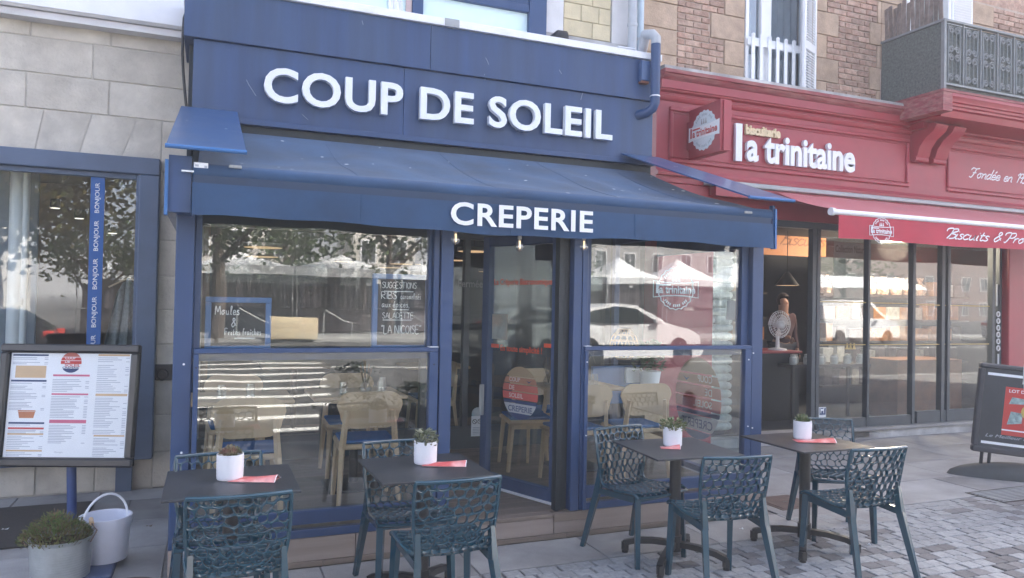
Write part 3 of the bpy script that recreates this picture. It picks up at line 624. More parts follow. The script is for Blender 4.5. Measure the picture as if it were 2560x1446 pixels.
# stickers on the inner glazing by the door
p = AY(1195, 1035, 7.1); MB().lathe([(0, 0), (.065, 0), (.065, .004), (0, .004)], (0, 0, 0), 24).build('round_sticker', mat('sticker_aqua', (.30, .52, .60), .5, .1, 12, col2=(.55, .6, .62)), cr, 0).matrix_parent_inverse = WINV['restaurant'] @ Matrix.Translation((p.x, 7.11, p.z)) @ Matrix.Rotation(RAD(90), 4, 'X')
p = AY(1178, 1092, 7.1); q = AY(1209, 1040, 7.1); fo = bx('no_smoking_notice', M_PAPER, cr, p.x, q.x+.02, 7.105, 7.11, p.z, q.z)
for k in (0, 1):
    cc = (p.x+.035+.055*k, 7.103, q.z-.055); MB().tube([(cc[0]+.022*math.cos(a), cc[1], cc[2]+.022*math.sin(a)) for a in [j*math.pi/8 for j in range(16)]], .003, 5, closed=True).tube([(cc[0]-.015, cc[1], cc[2]+.015), (cc[0]+.015, cc[1], cc[2]-.015)], .003, 5).build('symbol', M_BLACK, fo)
m_ = MB()
for k in range(5): m_.box(p.x+.015, q.x, 7.102, 7.1045, p.z+.02+.016*k, p.z+.026+.016*k)
m_.build('fine_print', M_INK, fo)
p = AY(1146, 718, 7.1); q = AY(1208, 702, 7.1); text('closed_lettering', 'Fermée', mat('decal_grey', (.30, .33, .33), .6, .05), cr, TM(p.x, 7.11, p.z), q.x-p.x, .075, 0, .01)
# fascia box
FY = 6.42; zs = 3.735; zt_ = 4.14
fb = MB(); fb.box(-.165, 1.55, FY, 7.14, 3.125, zs-.004, .003); fb.box(1.553, 4.135, FY, 7.14, 3.125, zs-.004, .003); fb.build('fascia_panel', M_NAVYP, cr)
bx('fascia_upper_panel', M_NAVYP, cr, -.237, 1.779, FY-.03, 7.14, zs, zt_, .003); bx('fascia_upper_panel', M_NAVYP, cr, 1.782, 4.16, FY-.03, 7.14, zs, zt_, .003)
bx('fascia_lip', M_NAVY, cr, -.165, 4.135, FY-.05, 7.14, 3.075, 3.122, .003); bx('fascia_back', M_NAVYD, cr, -.2, -.166, 6.6, 7.14, 2.6, 3.73)
bx('fascia_underside', M_NAVYD, cr, -.15, 4.12, 6.42, 7.14, 2.445, 3.07)
bx('white_flashing', M_WHITE, cr, -.26, 4.2, FY-.06, 7.2, zt_+.003, zt_+.07, .004)
p = AY(1112, 75, FY-.06); bx('flashing_patch', M_GREY, cr, p.x, p.x+.135, FY-.066, FY-.0605, zt_, zt_+.072)
for x_ in (.1, 1.5, 2.6, 3.9):
    for z_ in (3.19, 3.68): MB().tube([(x_, FY-.004, z_), (x_, FY+.01, z_)], .006, 8).build('rivet', M_NAVY, cr)
for pts_ in (((1214, 145), (1218, 152), (1222, 162)), ((1211, 186), (1213, 200)), ((1452, 250), (1457, 232), (1466, 205)), ((616, 200), (622, 212), (640, 240)), ((755, 286), (770, 300)), ((1398, 175), (1404, 185)), ((905, 52), (908, 62))):
    MB().tube([AY(x_, y_, (FY-.0335 if y_ < 200 and x_ > 1000 or y_ < 90 else FY-.0025)) for x_, y_ in pts_], .0022, 4).build('scratch', mat('scratch_pale', (.35, .4, .48), .7), cr)
# restaurant sign letters, each letter a part
sg = thing('restaurant_sign', 'large white raised capital letters on the blue fascia', 'sign', (2, FY, 3.3))
LY = FY-.075
L0 = AY(659, 252, LY); L1 = AY(1531, 350, LY); Lt = AY(850, 190, LY).z; Lb = AY(955, 283, LY).z
letters('letter', 'COUP DE SOLEIL', M_LETTER, sg, TM(L0.x, FY-.02, AY(956, 285, LY).z-.006), L1.x-L0.x, (AY(905, 195, LY).z-AY(906, 275, LY).z)*1.06, .055, .022, 1.06)
# first floor of the restaurant building
uf = MB(); uf.box(-.3, .2, 7.15, 7.5, 4.1, 11.0); uf.box(3.24, 3.46, 7.15, 7.5, 4.1, 11); uf.box(4.06, 4.47, 7.15, 7.5, 4.1, 11); uf.box(-.3, 4.47, 7.2, 11, 6.4, 11.2)
uf.box(3.46, 4.06, 7.19, 7.5, 4.1, 11)
uf.build('upper_wall', M_RENDER, cr)
bx('render_patch', M_STONEB, cr, 3.24, 4.45, 7.13, 7.149, 4.15, AY(1450, 95, 7.14).z)
z = AY(1450, 92, 7.15).z; j = 0
while z < 6:
    xs = [3.47, 3.68, 3.9, 4.05] if j % 2 else [3.47, 3.82, 4.05]
    for a, c in zip(xs, xs[1:]): MB().box(a+.003, c-.003, 7.165-random.uniform(0, .004), 7.2, z+.003, z+.177, .004).build('stone_block', M_CREAM, cr)
    z += .18; j += 1
bx('mullion', M_NAVY, cr, 1.79, 1.9, 7.12, 7.25, 4.1, 6.4, .004); bx('mullion', mat('pink_edge', (.55, .42, .4), .6, .1), cr, 1.73, 1.787, 7.14, 7.25, 4.1, 6.4)
f = MB(); f.box(3.04, 3.24, 7.1, 7.25, 4.1, 6.4, .004); f.box(1.9, 3.038, 7.11, 7.25, 4.72, 4.80, .003); f.box(1.9, 3.038, 7.12, 7.25, 4.803, 4.86, .003); f.box(1.9, 3.038, 7.13, 7.25, 4.863, 4.93, .003)
f.build('window_frame', M_NAVY, cr)
zc_ = AY(1335, 45, 7.15).z
f = bx('milky_window', M_MINT, cr, 1.9, 3.04, 7.16, 7.2, 4.1, 4.72); bx('milky_window', M_MINT, cr, .2, 1.73, 7.16, 7.2, 4.1, 6.4)
MB().grid(lambda u, v: (1.55+.14*u+.02*math.sin(v*9), 7.13+.02*math.sin(u*14+v*7), 4.15+1.2*v), 8, 10).build('torn_film', M_WHITE, cr)
bx('window_panel', M_NAVYP, cr, 1.9, 3.04, 7.16, 7.2, 4.93, 6.4)
bx('roof', M_ROOF, cr, -.3, 4.47, 6.9, 11.2, 11.2, 11.4)
# floodlight, junction box and pipes
p = AY(1393, 108, 6.75); fl = thing('floodlight', 'small black floodlight on the white flashing above the blue fascia', 'lamp', (p.x, 6.75, zt_+.073))
q = MB(); q.tube([(p.x-.06, 6.72, p.z+.01), (p.x+.0, 6.72, p.z+.045), (p.x+.08, 6.72, p.z+.05)], [.055, .075, .07], 12); q.build('housing', M_BLACK, fl)
bx('bracket', M_BLACK, fl, p.x-.03, p.x+.1, 6.69, 6.78, zt_+.073, p.z-.015, .006)
for k in range(9): bx('cooling_fin', M_TBASE, fl, p.x-.045+.017*k, p.x-.04+.017*k, 6.64, 6.66, p.z-.02, p.z+.015)
p = AY(1543, 155, 6.9); jb = thing('junction_box', 'white plastic junction box beside the grey downpipes', 'box', (p.x, 6.9, zt_+.073))
bx('box_body', M_WHITE, jb, p.x, AY(1583, 155, 6.9).x, 6.88, 7.02, zt_+.074, AY(1543, 120, 6.9).z, .006); bx('lid', M_WHITE, jb, p.x-.008, AY(1583, 155, 6.9).x+.008, 6.87, 7.03, AY(1543, 120, 6.9).z+.001, AY(1543, 120, 6.9).z+.015, .004)
dp = thing('downpipe', 'grey plastic downpipe bending round the right end of the blue fascia', 'pipe', (4.2, 6.9, 4.3))
xa = AY(1581, 60, 7.0).x; zh = AY(1600, 135, 6.9).z
def arc(c, r, a0, a1, ax, ay, n=7):
    c, ax, ay = Vector(c), Vector(ax), Vector(ay); return [c+ax*(r*math.cos(a0+(a1-a0)*k/n))+ay*(r*math.sin(a0+(a1-a0)*k/n)) for k in range(n+1)]
PX = AY(1638, 220, FY-.14).x; PY = FY-.14
path = [(xa, 7.0, 6.2), (xa, 7.0, zh+.06)]; MB().tube(path, .05, 14).build('upright_pipe', M_PVC, dp)
MB().tube([(xa, 7.0, zh+.06), (xa+.03, 6.98, zh+.01), (xa+.08, 6.93, zh), (PX-.06, PY+.1, zh), (PX-.02, PY+.03, zh-.015), (PX, PY, zh-.06), (PX, PY, zh-.12)], .05, 14).build('elbow_pipe', M_PVC, dp)
zb_ = AY(1637, 270, PY).z
MB().tube([(PX, PY, zh-.121), (PX, PY, zb_+.05), (PX-.012, PY+.02, zb_), (PX-.05, PY+.07, zb_-.04), (PX-.09, PY+.13, zb_-.05), (PX-.12, PY+.2, zb_-.05)], .048, 14).build('painted_pipe', M_NAVY, dp)
MB().tube([(PX, PY, zb_+.11), (PX, PY, zb_+.122)], .0505, 14).build('pipe_ring', M_WHITE, dp)
for z_ in (4.72, 4.36): MB().tube([(xa, 7.0, z_), (xa, 7.0, z_+.03)], .057, 14).build('pipe_collar', M_PVC, dp)
d2 = thing('blue_grey_downpipe', 'pale blue downpipe running up between cream stone and brick wall', 'pipe', (xa+.13, 7.05, 4.4))
MB().tube([(xa+.14, 7.06, 6.2), (xa+.13, 7.06, zh+.2), (xa+.13, 7.06, zh+.12), (xa+.17, 7.08, zh-.05)], .043, 14).build('pipe', mat('pale_blue_pipe', (.42, .52, .60), .45, .08), d2)
for z_ in (4.5,): MB().tube([(xa+.135, 7.06, zh+.2), (xa+.135, 7.06, zh+.23)], .05, 14).build('pipe_collar', M_PVC, d2)
p = AY(1612, 180, FY-.06); bb = thing('blue_junction_box', 'small blue painted box under the right end of the white flashing', 'box', (p.x, FY-.03, p.z))
bx('box_body', M_FLAP, bb, p.x-.06, p.x+.045, FY-.1, FY-.031, p.z-.1, p.z+.1, .006); bx('box_foot', mat('rust', (.2, .08, .05), .8, .2), bb, p.x-.055, p.x+.03, FY-.09, FY-.035, p.z-.125, p.z-.101)
# cable running down the left end of the fascia
cb = []
for px_, py_ in ((478, 0), (470, 18), (460, 45), (457, 90), (456, 135), (458, 180), (462, 230), (466, 268)): q = AY(px_, py_, 6.9); cb.append(q)
o = MB().tube(cb, .012, 6).build('cable', M_BLACK); tag(o, 'black cable hanging down the left end of the blue fascia', 'cable')
# ================================================================ BLUE AWNING
aw = thing('blue_awning', 'dark blue canvas awning with metal side covers over the veranda', 'awning', (2, 4.6, 2.5))
VY = 4.575; x0a, x1a = -.105, 4.055
zf = AY(1200, 470, VY+.05).z; zbk = 3.0
def can(u, v):
    x = x0a+.02+(x1a-x0a-.04)*u; s_ = .016*math.sin(u*17+5*v)*math.sin(math.pi*v)+.012*math.sin(u*41-9*v)*v*(1-v)*3
    return (x, 6.36+(VY+.06-6.36)*v, zbk+(zf-zbk)*v-.05*math.sin(math.pi*v)+s_)
MB().grid(can, 60, 16).build('canopy', M_CANVAS, aw, 180)
for u_ in (.23, .47, .70, .9): MB().tube([Vector(can(u_, k/12))+Vector((0, 0, .001)) for k in range(13)], .0016, 4).build('seam', M_CANVAS, aw)
zvt = AY(1200, 470, VY).z; zvb = AY(1200, 581, VY).z
MB().tube([(x0a, VY+.045, zvt-.03), (x1a, VY+.045, zvt-.03)], .05, 16).build('front_roll', M_CANVAS2, aw)
bx('front_bar', mat('front_bar_blue', (.018, .042, .09), .6, .1), aw, x0a, x1a, VY+.002, VY+.05, zvt-.13, zvt-.045, .01)
def val(u, v):
    x = x0a+(x1a-x0a)*u; zb2 = zvb+.012*math.sin(u*9.5+.4)+.004*math.sin(u*40)
    return (x, VY-.006-.012*math.sin(u*21+1.5*math.sin(u*6))*v*(.4+.6*math.sin(u*5)**2)-.006*v, zvt-.1+(zb2-zvt+.1)*v)
MB().grid(val, 90, 8).build('valance', M_CANVAS2, aw, 180)
for u_ in (.23, .47, .70): MB().tube([Vector(val(u_, k/8))+Vector((0, -.001, 0)) for k in range(9)], .0028, 4).build('seam', M_CANVAS, aw)
p = AY(1126, 558, VY-.02); q = AY(1481, 584, VY-.02)
letters('valance_letter', 'CREPERIE', M_SIGNW, aw, TM(p.x, VY-.026, (p.z+q.z)/2-.004), q.x-p.x, AY(1300, 516, VY).z-AY(1300, 572, VY).z, .002, .022, 1.08)
zfl = AY(417, 366, 4.5).z; zfb = AY(445, 268, 6.4).z
for X0, X1 in ((-.242, .175), (3.765, 4.195)):
    sh = MB(); a = Vector((0, 4.5, zfl)); c = Vector((0, 6.40, zfb)); n_ = Vector((0, -(c.z-a.z), c.y-a.y)).normalized()*.012
    v = [Vector((x, 0, 0))+pp+off for off in (Vector(), n_) for pp in (a, c) for x in ((X0, X1) if pp is a else (X1, X0))]
    v = [sh.b.verts.new(q_) for q_ in v]
    for fa in ((0, 1, 2, 3), (7, 6, 5, 4), (0, 4, 5, 1), (1, 5, 6, 2), (2, 6, 7, 3), (3, 7, 4, 0)): sh.b.faces.new([v[i] for i in fa])
    fo = sh.build('side_cover', M_FLAP, aw); MB().tube([(X0-.004, 4.496, zfl+.004), (X1+.004, 4.496, zfl+.004)], .013, 8).build('cover_edge', M_FLAPE, fo)
for X0, X1, e in ((-.242, -.11, -.242), (4.062, 4.098, 4.09)):
    ck = MB(); ck.box(X0, X1, VY+.06, 6.2, zvb+.02, zvt-.02, .004); o = ck.build('side_cheek', M_FLAP if X0 < 0 else M_NAVYP, aw)
    bx('cheek_trim', M_FLAPE, o, e-.006, e+.012, VY-.0, VY+.05, zvb, zvt+.02); bx('cheek_front', M_NAVYP, o, X0+.012, X1, VY+.02, VY+.058, zvb+.02, zvt+.05)
p = AY(485, 405, VY-.01); lab = bx('maker_label', M_PAPER, aw, p.x, p.x+.075, VY-.002, VY+.001, p.z-.035, p.z); bx('label_print', M_INK, lab, p.x+.006, p.x+.025, VY-.004, VY-.0025, p.z-.024, p.z-.012); bx('label_print', M_INK, lab, p.x+.055, p.x+.07, VY-.004, VY-.0025, p.z-.03, p.z-.016)
for px_, py_ in ((588, 417), (1868, 531)):
    p = AY(px_, py_, VY); bx('clip', M_GREY, aw, p.x-.035, p.x+.035, VY-.02, VY-.006, p.z-.012, p.z+.006, .003)
p = AY(468, 428, VY); bx('bracket_plate', M_PAPER, aw, p.x-.03, p.x+.035, VY-.01, VY+.012, p.z-.005, p.z+.004)
# bulbs under the valance
for i, (px_, py_) in enumerate(((1139, 600), (1299, 617), (1460, 617))):
    p = AY(px_, py_, 4.66); t = thing('light_bulb', ('clear glass bulb hanging under the valance before the left door post', 'clear glass bulb hanging under the valance in the middle of the doorway', 'clear glass bulb hanging under the valance before the right door post')[i], 'bulb', (p.x, 4.66, p.z), 'bulbs under the awning')
    MB().lathe([(0, -.033), (.02, -.027), (.03, -.008), (.03, .004), (.022, .026), (.015, .042), (.014, .052)], p, 16).build('glass', M_BULBG, t); MB().lathe([(0, .095), (.013, .093), (.015, .055), (.014, .05), (0, .048)], p, 12).build('cap', M_GREY, t)
    MB().tube([p+Vector((0, 0, .04)), p+Vector((.003, 0, -.012))], .0065, 6).build('filament', M_BULB, t); MB().tube([p+Vector((0, 0, .09)), p+Vector((0, 0, .3))], .003, 5).build('cord', M_BLACK, t)
# ================================================================ RED BISCUIT SHOP
rs = thing('red_shop', 'red wooden biscuit shop front under a brick and sandstone house', 'building', (7.5, 7.1, 0))
RY = 7.0
YZ = Matrix(((0, 0, 1, 0), (1, 0, 0, 0), (0, 1, 0, 0), (0, 0, 0, 1)))       # profile (y,z) extruded along x
def xprism(name, prof, x0, x1, m, parent): return MB().prism(prof, x1-x0, Matrix.Translation((x0, 0, 0)) @ YZ).build(name, m, parent)
XR0, XR1 = 4.56, 13.0
zct = 4.29
bx('fascia_board', M_RED, rs, XR0, XR1, RY, 7.3, 3.05, 4.0)
xprism('fascia_moulding', [(7.0, 3.12), (6.955, 3.12), (6.95, 3.15), (6.965, 3.17), (6.985, 3.175), (7.0, 3.2)], XR0, XR1, M_RED, rs)
xprism('cornice', [(7.3, 3.96), (6.985, 3.96), (6.96, 3.985), (6.955, 4.01), (6.975, 4.025), (6.975, 4.045), (6.93, 4.06), (6.925, 4.075), (6.91, 4.08), (6.91, 4.17), (7.3, 4.17)], XR0, XR1, M_RED, rs)
xprism('cornice_top', [(7.3, 4.172), (6.905, 4.172), (6.87, 4.20), (6.86, 4.225), (6.84, 4.23), (6.84, zct-.02), (7.3, zct-.02)], XR0, 8.3, M_REDW, rs)
xprism('stone_ledge', [(7.3, zct-.018), (6.85, zct-.018), (6.86, zct+.02), (7.3, zct+.05)], XR0, 8.25, M_STONEB, rs)
def panel(x0, x1, z0, z1):
    f = MB(); t_ = .05
    for a in ((x0, x1, z0, z0+t_), (x0, x1, z1-t_, z1), (x0, x0+t_, z0+t_+.001, z1-t_-.001), (x1-t_, x1, z0+t_+.001, z1-t_-.001)): f.box(a[0], a[1], RY-.028, RY+.005, a[2], a[3], .012)
    for a in ((x0+.06, x1-.06, z0+.06, z0+.075), (x0+.06, x1-.06, z1-.075, z1-.06)): f.box(a[0], a[1], RY-.012, RY+.005, a[2], a[3], .004)
    f.build('panel_moulding', M_RED, rs)
panel(4.72, 8.44, 3.27, 3.9); panel(9.15, 12.6, 3.27, 3.9)
bx('pilaster', M_RED, rs, 4.62, 5.38, 7.02, 7.3, 0, 3.05, .01); bx('pilaster', M_RED, rs, 10.52, 13., 7.06, 7.3, 0, 3.05, .01)
bx('soffit_panel', M_RED, rs, 5.381, 10.519, 7.12, 7.3, 2.74, 3.05)
# brick and sandstone wall over the shop, brick by brick
BW = 7.25
bx('backing_wall', M_BMORT, rs, 4.48, 5.95, BW+.006, BW+.3, 4.2, 6.1); bx('backing_wall', M_BMORT, rs, 7.02, 8.62, BW+.006, BW+.3, 4.2, 6.1); bx('backing_wall', M_BMORT, rs, 9.9, 13, BW+.006, BW+.3, 4.2, 6.1)
bx('upper_wall', M_BRICK, rs, 4.48, 13, BW+.01, BW+4, 6.102, 11.2); bx('roof', M_ROOF, rs, 4.48, 22, BW-.4, BW+4.4, 11.2, 11.4); bx('upper_wall', M_BRICK, rs, 13, 22, BW+.01, BW+4, 0, 11.2)
sbm = {}
def bstone(x0, x1, z0, z1):
    k = (round(x1-x0, 2), round(z1-z0, 2))
    if k not in sbm: sbm[k] = MB().box(-k[0]/2+.004, k[0]/2-.004, -.02, .06, -k[1]/2+.004, k[1]/2-.004, .006).mesh('stone_block', M_BSTONE)
    link('stone_block', sbm[k], rs, ((x0+x1)/2, BW+random.uniform(0, .006), (z0+z1)/2))
bk = {k: MB().box(-k/2+.006, k/2-.006, -.012, .06, -.031, .031, .005).mesh('brick', M_BRICK) for k in (.225, .1125)}
def bricks(x0, x1, z0, z1):
    n = round((z1-z0)/.075)
    for j in range(n):
        x = x0+(0 if j % 2 else -.1125)
        while x < x1-.02:
            a = max(x, x0); c = min(x+.225, x1)
            if c-a > .06:
                k = .225 if c-a > .17 else .1125; o = link('brick', bk[k], rs, ((a+c)/2, BW+random.uniform(-.003, .006), z0+(j+.5)*.075), None); o.scale = ((c-a)/k, 1, 1)
            x += .225
z = 4.27; k = 0
while z < 5.95:
    t_ = (k % 2)*.2; t2 = ((k+1) % 2)*.22
    bstone(4.5, 4.98, z, z+.3); bricks(4.98, 5.45+t_, z, z+.3); bstone(5.45+t_, 5.95, z, z+.3)
    bstone(7.04, 7.26+t_, z, z+.3); bricks(7.26+t_, 8.0+t2*.6, z, z+.3); bstone(8.0+t2*.6, 8.2, z, z+.3)
    if z > 4.8: bstone(8.2, 8.62, z, z+.3); bstone(9.9, 10.4, z, z+.3); bricks(10.4, 11.3, z, z+.3)
    z += .3; k += 1
# white french window with railing and open shutter
f = MB(); f.box(5.955, 6.0, 7.22, 7.4, 4.25, 6.1); f.box(6.96, 7.02, 7.25, 7.4, 4.25, 6.1); f.box(6.001, 6.05, 7.3, 7.36, 4.3, 6.1, .005); f.box(6.24, 6.40, 7.28, 7.36, 4.3, 6.1, .008); f.box(6.90, 6.96, 7.3, 7.36, 4.3, 6.1, .005); f.box(6.05, 6.239, 7.31, 7.35, 4.96, 5.0); f.box(6.401, 6.899, 7.31, 7.35, 4.96, 5.0); f.box(6.05, 6.9, 7.31, 7.35, 4.25, 4.36)
wfr = f.build('window_frame', M_WHITE, rs); MB().box(6.04, 6.9, 7.33, 7.335, 4.3, 6.1).build('pane', M_GLASSU, wfr)
MB().grid(lambda u, v: (6.05+.86*u, 7.40+.02*math.sin(u*50), 4.3+1.8*v), 60, 2).build('net_curtain', mat('net_curtain', (.42, .45, .5), .9, .15, 5), rs)
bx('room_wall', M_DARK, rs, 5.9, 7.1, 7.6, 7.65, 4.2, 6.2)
bx('balustrade_rail', M_WHITE, rs, 5.96, 6.95, 7.19, 7.215, 4.845, 4.93, .004); bx('balustrade_rail', M_WHITE, rs, 5.96, 6.95, 7.19, 7.215, 4.27, 4.33, .004)
pk = MB().box(-.024, .024, -.009, .009, -.34, .34, .003).tube([(0, -.009, .34), (0, .009, .34)], .024, 10).mesh('baluster', M_WHITE)
for i in range(8): link('baluster', pk, rs, (6.03+.126*i, 7.176, 4.63))
sx0, sx1, sy = 6.75, 7.04, 7.16                                          # shutter folded out, louvres one by one
SM = Matrix.Translation((7.03, 7.2, 0)) @ Matrix.Rotation(RAD(205), 4, 'Z')
f = MB(); f.box(0, .045, -.018, .018, 4.28, 6.1, .003, SM); f.box(.335, .38, -.018, .018, 4.28, 6.1, .003, SM)
for a, c in ((4.28, 4.34), (4.87, 4.97), (5.9, 6.0)): f.box(.046, .334, -.018, .018, a, c, 0, SM)
shf = f.build('shutter', M_WHITE, rs); z = 4.36
slm = MB().box(-.142, .142, -.003, .003, -.018, .018, 0, Matrix.Rotation(RAD(35), 4, 'X')).mesh('slat', M_WHITE)
while z < 5.9:
    if not 4.85 < z < 4.99:
        o = link('slat', slm, shf); o.parent = shf; o.matrix_parent_inverse = Matrix(); o.matrix_basis = Matrix.Translation((-rs.location.x*0, 0, 0)) @ SM @ Matrix.Translation((.19, 0, z))
    z += .034
# balcony
bl = thing('iron_balcony', 'wrought iron balcony with scroll panels on a red moulded slab above the shop', 'balcony', (9, 6.6, 4.2))
BX = 8.17; BYF = 6.3
st_ = [(0, 4.33), (0, 4.29), (.03, 4.26), (.035, 4.235), (.06, 4.225), (.065, 4.20), (.09, 4.19), (.095, 4.165), (.13, 4.15), (.16, 4.08), (.9, 4.08), (.9, 4.33)]
xprism('slab_front', [(BYF+a, z) for a, z in st_], BX+.16, 13, M_RED, bl)
bx('slab_top', M_REDW, bl, BX-.01, 13, BYF-.01, 7.25, 4.331, 4.36); bx('slab_side', M_REDW, bl, BX, BX+.16, BYF+.001, 7.24, 4.10, 4.33)
for x0 in (8.47, 8.80):
    pr = [(7.0, 4.0), (6.66, 4.06), (6.62, 4.03), (6.66, 3.96), (6.78, 3.88), (6.86, 3.78), (6.89, 3.68), (6.94, 3.63), (7.0, 3.63)]
    xprism('corbel', pr, x0, x0+.22, M_RED, bl); MB().tube([(x0-.01, 6.945, 3.64), (x0+.23, 6.945, 3.64)], .04, 12).build('corbel_scroll', M_RED, bl)
bx('corbel_block', M_RED, bl, 8.4, 9.1, 6.75, 7.02, 4.0, 4.078)
zr0, zr1 = 4.36, 5.21
bx('top_rail', M_GRILLE, bl, BX-.02, 13, BYF-.02, BYF+.03, zr1-.03, zr1, .004); bx('bottom_rail', M_GRILLE, bl, BX, 13, BYF-.01, BYF+.02, zr0+.05, zr0+.075)
bx('side_top_rail', M_GRILLE, bl, BX-.02, BX+.03, BYF+.031, 7.2, zr1-.03, zr1); bx('side_mesh', M_SCREEN, bl, BX, BX+.02, BYF+.03, 7.2, zr0, zr1-.03)
bx('front_mesh', M_SCREEN, bl, BX+.03, 13, BYF+.035, BYF+.05, zr0, zr1-.03); bx('corner_post', M_GRILLE, bl, BX-.01, BX+.03, BYF-.015, BYF+.03, zr0, zr1)
def spiral(cx, cz, r, a0, turns, s): return [(cx+s*r*(1-.72*k/16)*math.cos(a0+turns*2*math.pi*k/16), 0, cz+r*(1-.72*k/16)*math.sin(a0+turns*2*math.pi*k/16)) for k in range(17)]
m_ = MB()
for s in (-1, 1):
    m_.tube([(s*.105, 0, .06), (s*.105, 0, .76)], .010, 6)
    for cz, r, a in ((.70, .05, 0), (.36, .05, 0), (.12, .045, 0)): m_.tube(spiral(s*.055, cz, r, a, 1.4, s), .0105, 5)
    m_.tube([(s*.035, 0, .14), (s*.035, 0, .32)], .006, 5); m_.tube([(s*.035, 0, .5), (s*.035, 0, .68)], .006, 5); m_.tube(spiral(s*.05, .46, .045, math.pi, -1.3, s), .0105, 5)
mm = m_.mesh('scroll_panel', M_GRILLE)
for i in range(14): link('scroll_panel', mm, bl, (BX+.18+.31*i, BYF, zr0+.03))
f = MB()
for i in range(15): f.box(BX+.03+.31*i-.008, BX+.03+.31*i+.008, BYF-.008, BYF+.008, zr0+.05, zr1-.03)
f.build('upright', M_GRILLE, bl)
rdm = MB().box(-.03, .03, -.006, .006, -.2, .25).mesh('reed_strip', M_REED)
for i in range(13): o = link('reed_strip', rdm, bl, (BX+.02, 6.36+.065*i, zr1+.16+random.uniform(-.03, .04)), (RAD(random.uniform(-4, 4)), 0, RAD(80)))
f = MB(); f.box(8.63, 8.7, 7.2, 7.4, 4.3, 6.4); f.box(9.42, 9.48, 7.2, 7.4, 4.3, 6.4); f.box(8.7, 9.42, 7.3, 7.36, 5.3, 5.36); f.build('balcony_door_frame', M_WHITE, rs); bx('balcony_door_pane', mat('pale_pane', (.3, .33, .31), .2, .1), rs, 8.7, 9.42, 7.33, 7.34, 4.3, 6.4)
f2 = bx('shutter', M_WHITE, rs, 9.485, 9.9, 7.19, 7.225, 4.3, 6.4, .003); z = 5.2
slm2 = MB().box(-.17, .17, -.004, .004, -.016, .016, 0, Matrix.Rotation(RAD(35), 4, 'X')).mesh('slat', M_WHITE)
while z < 6.3: o = link('slat', slm2, f2); o.matrix_parent_inverse = Matrix(); o.location = (9.69, 7.186, z); z += .036
# raised lettering on the red fascia
ls = thing('biscuit_shop_sign', 'white and cream raised lettering on the red fascia', 'sign', (6.5, RY, 3.5))
LYs = RY-.05
xa = AY(1839, 402, LYs).x; xb = AY(1855, 402, LYs).x; zb0 = AY(1885, 408, LYs).z; xl0 = AY(1867, 402, LYs).x; xl1 = AY(2138, 430, LYs).x; zb1 = AY(2010, 419, LYs).z
MB().box(xa, xb, RY-.05, RY-.01, AY(1848, 403, LYs).z, AY(1848, 309, LYs).z).build('letter', M_LETTER, ls)
hx = AY(2010, 353, LYs).z-zb1
letters('letter', 'a trinitaine', M_LETTER, ls, TM(xl0, RY-.01, zb1), xl1-xl0, hx*1.05, .04, .03, 1.0)
p = AY(1863, 336, LYs); q = AY(1953, 345, LYs)
letters('letter', 'biscuiterie', mat('letter_cream', (.70, .58, .36), .4, .04), ls, TM(p.x+.02, RY-.01, (p.z+q.z)/2), q.x-p.x-.02, AY(1905, 316, LYs).z-AY(1905, 341, LYs).z, .03, .045)
p = AY(2424, 440, RY); strokes('script_lettering', 'Fondée en 1955', M_SIGNW, ls, TM(p.x, RY-.004, p.z-.02), AY(2548, 452, RY).x*1.0-p.x+.22, .135, .12, .38, .0, 0, True, SCR)
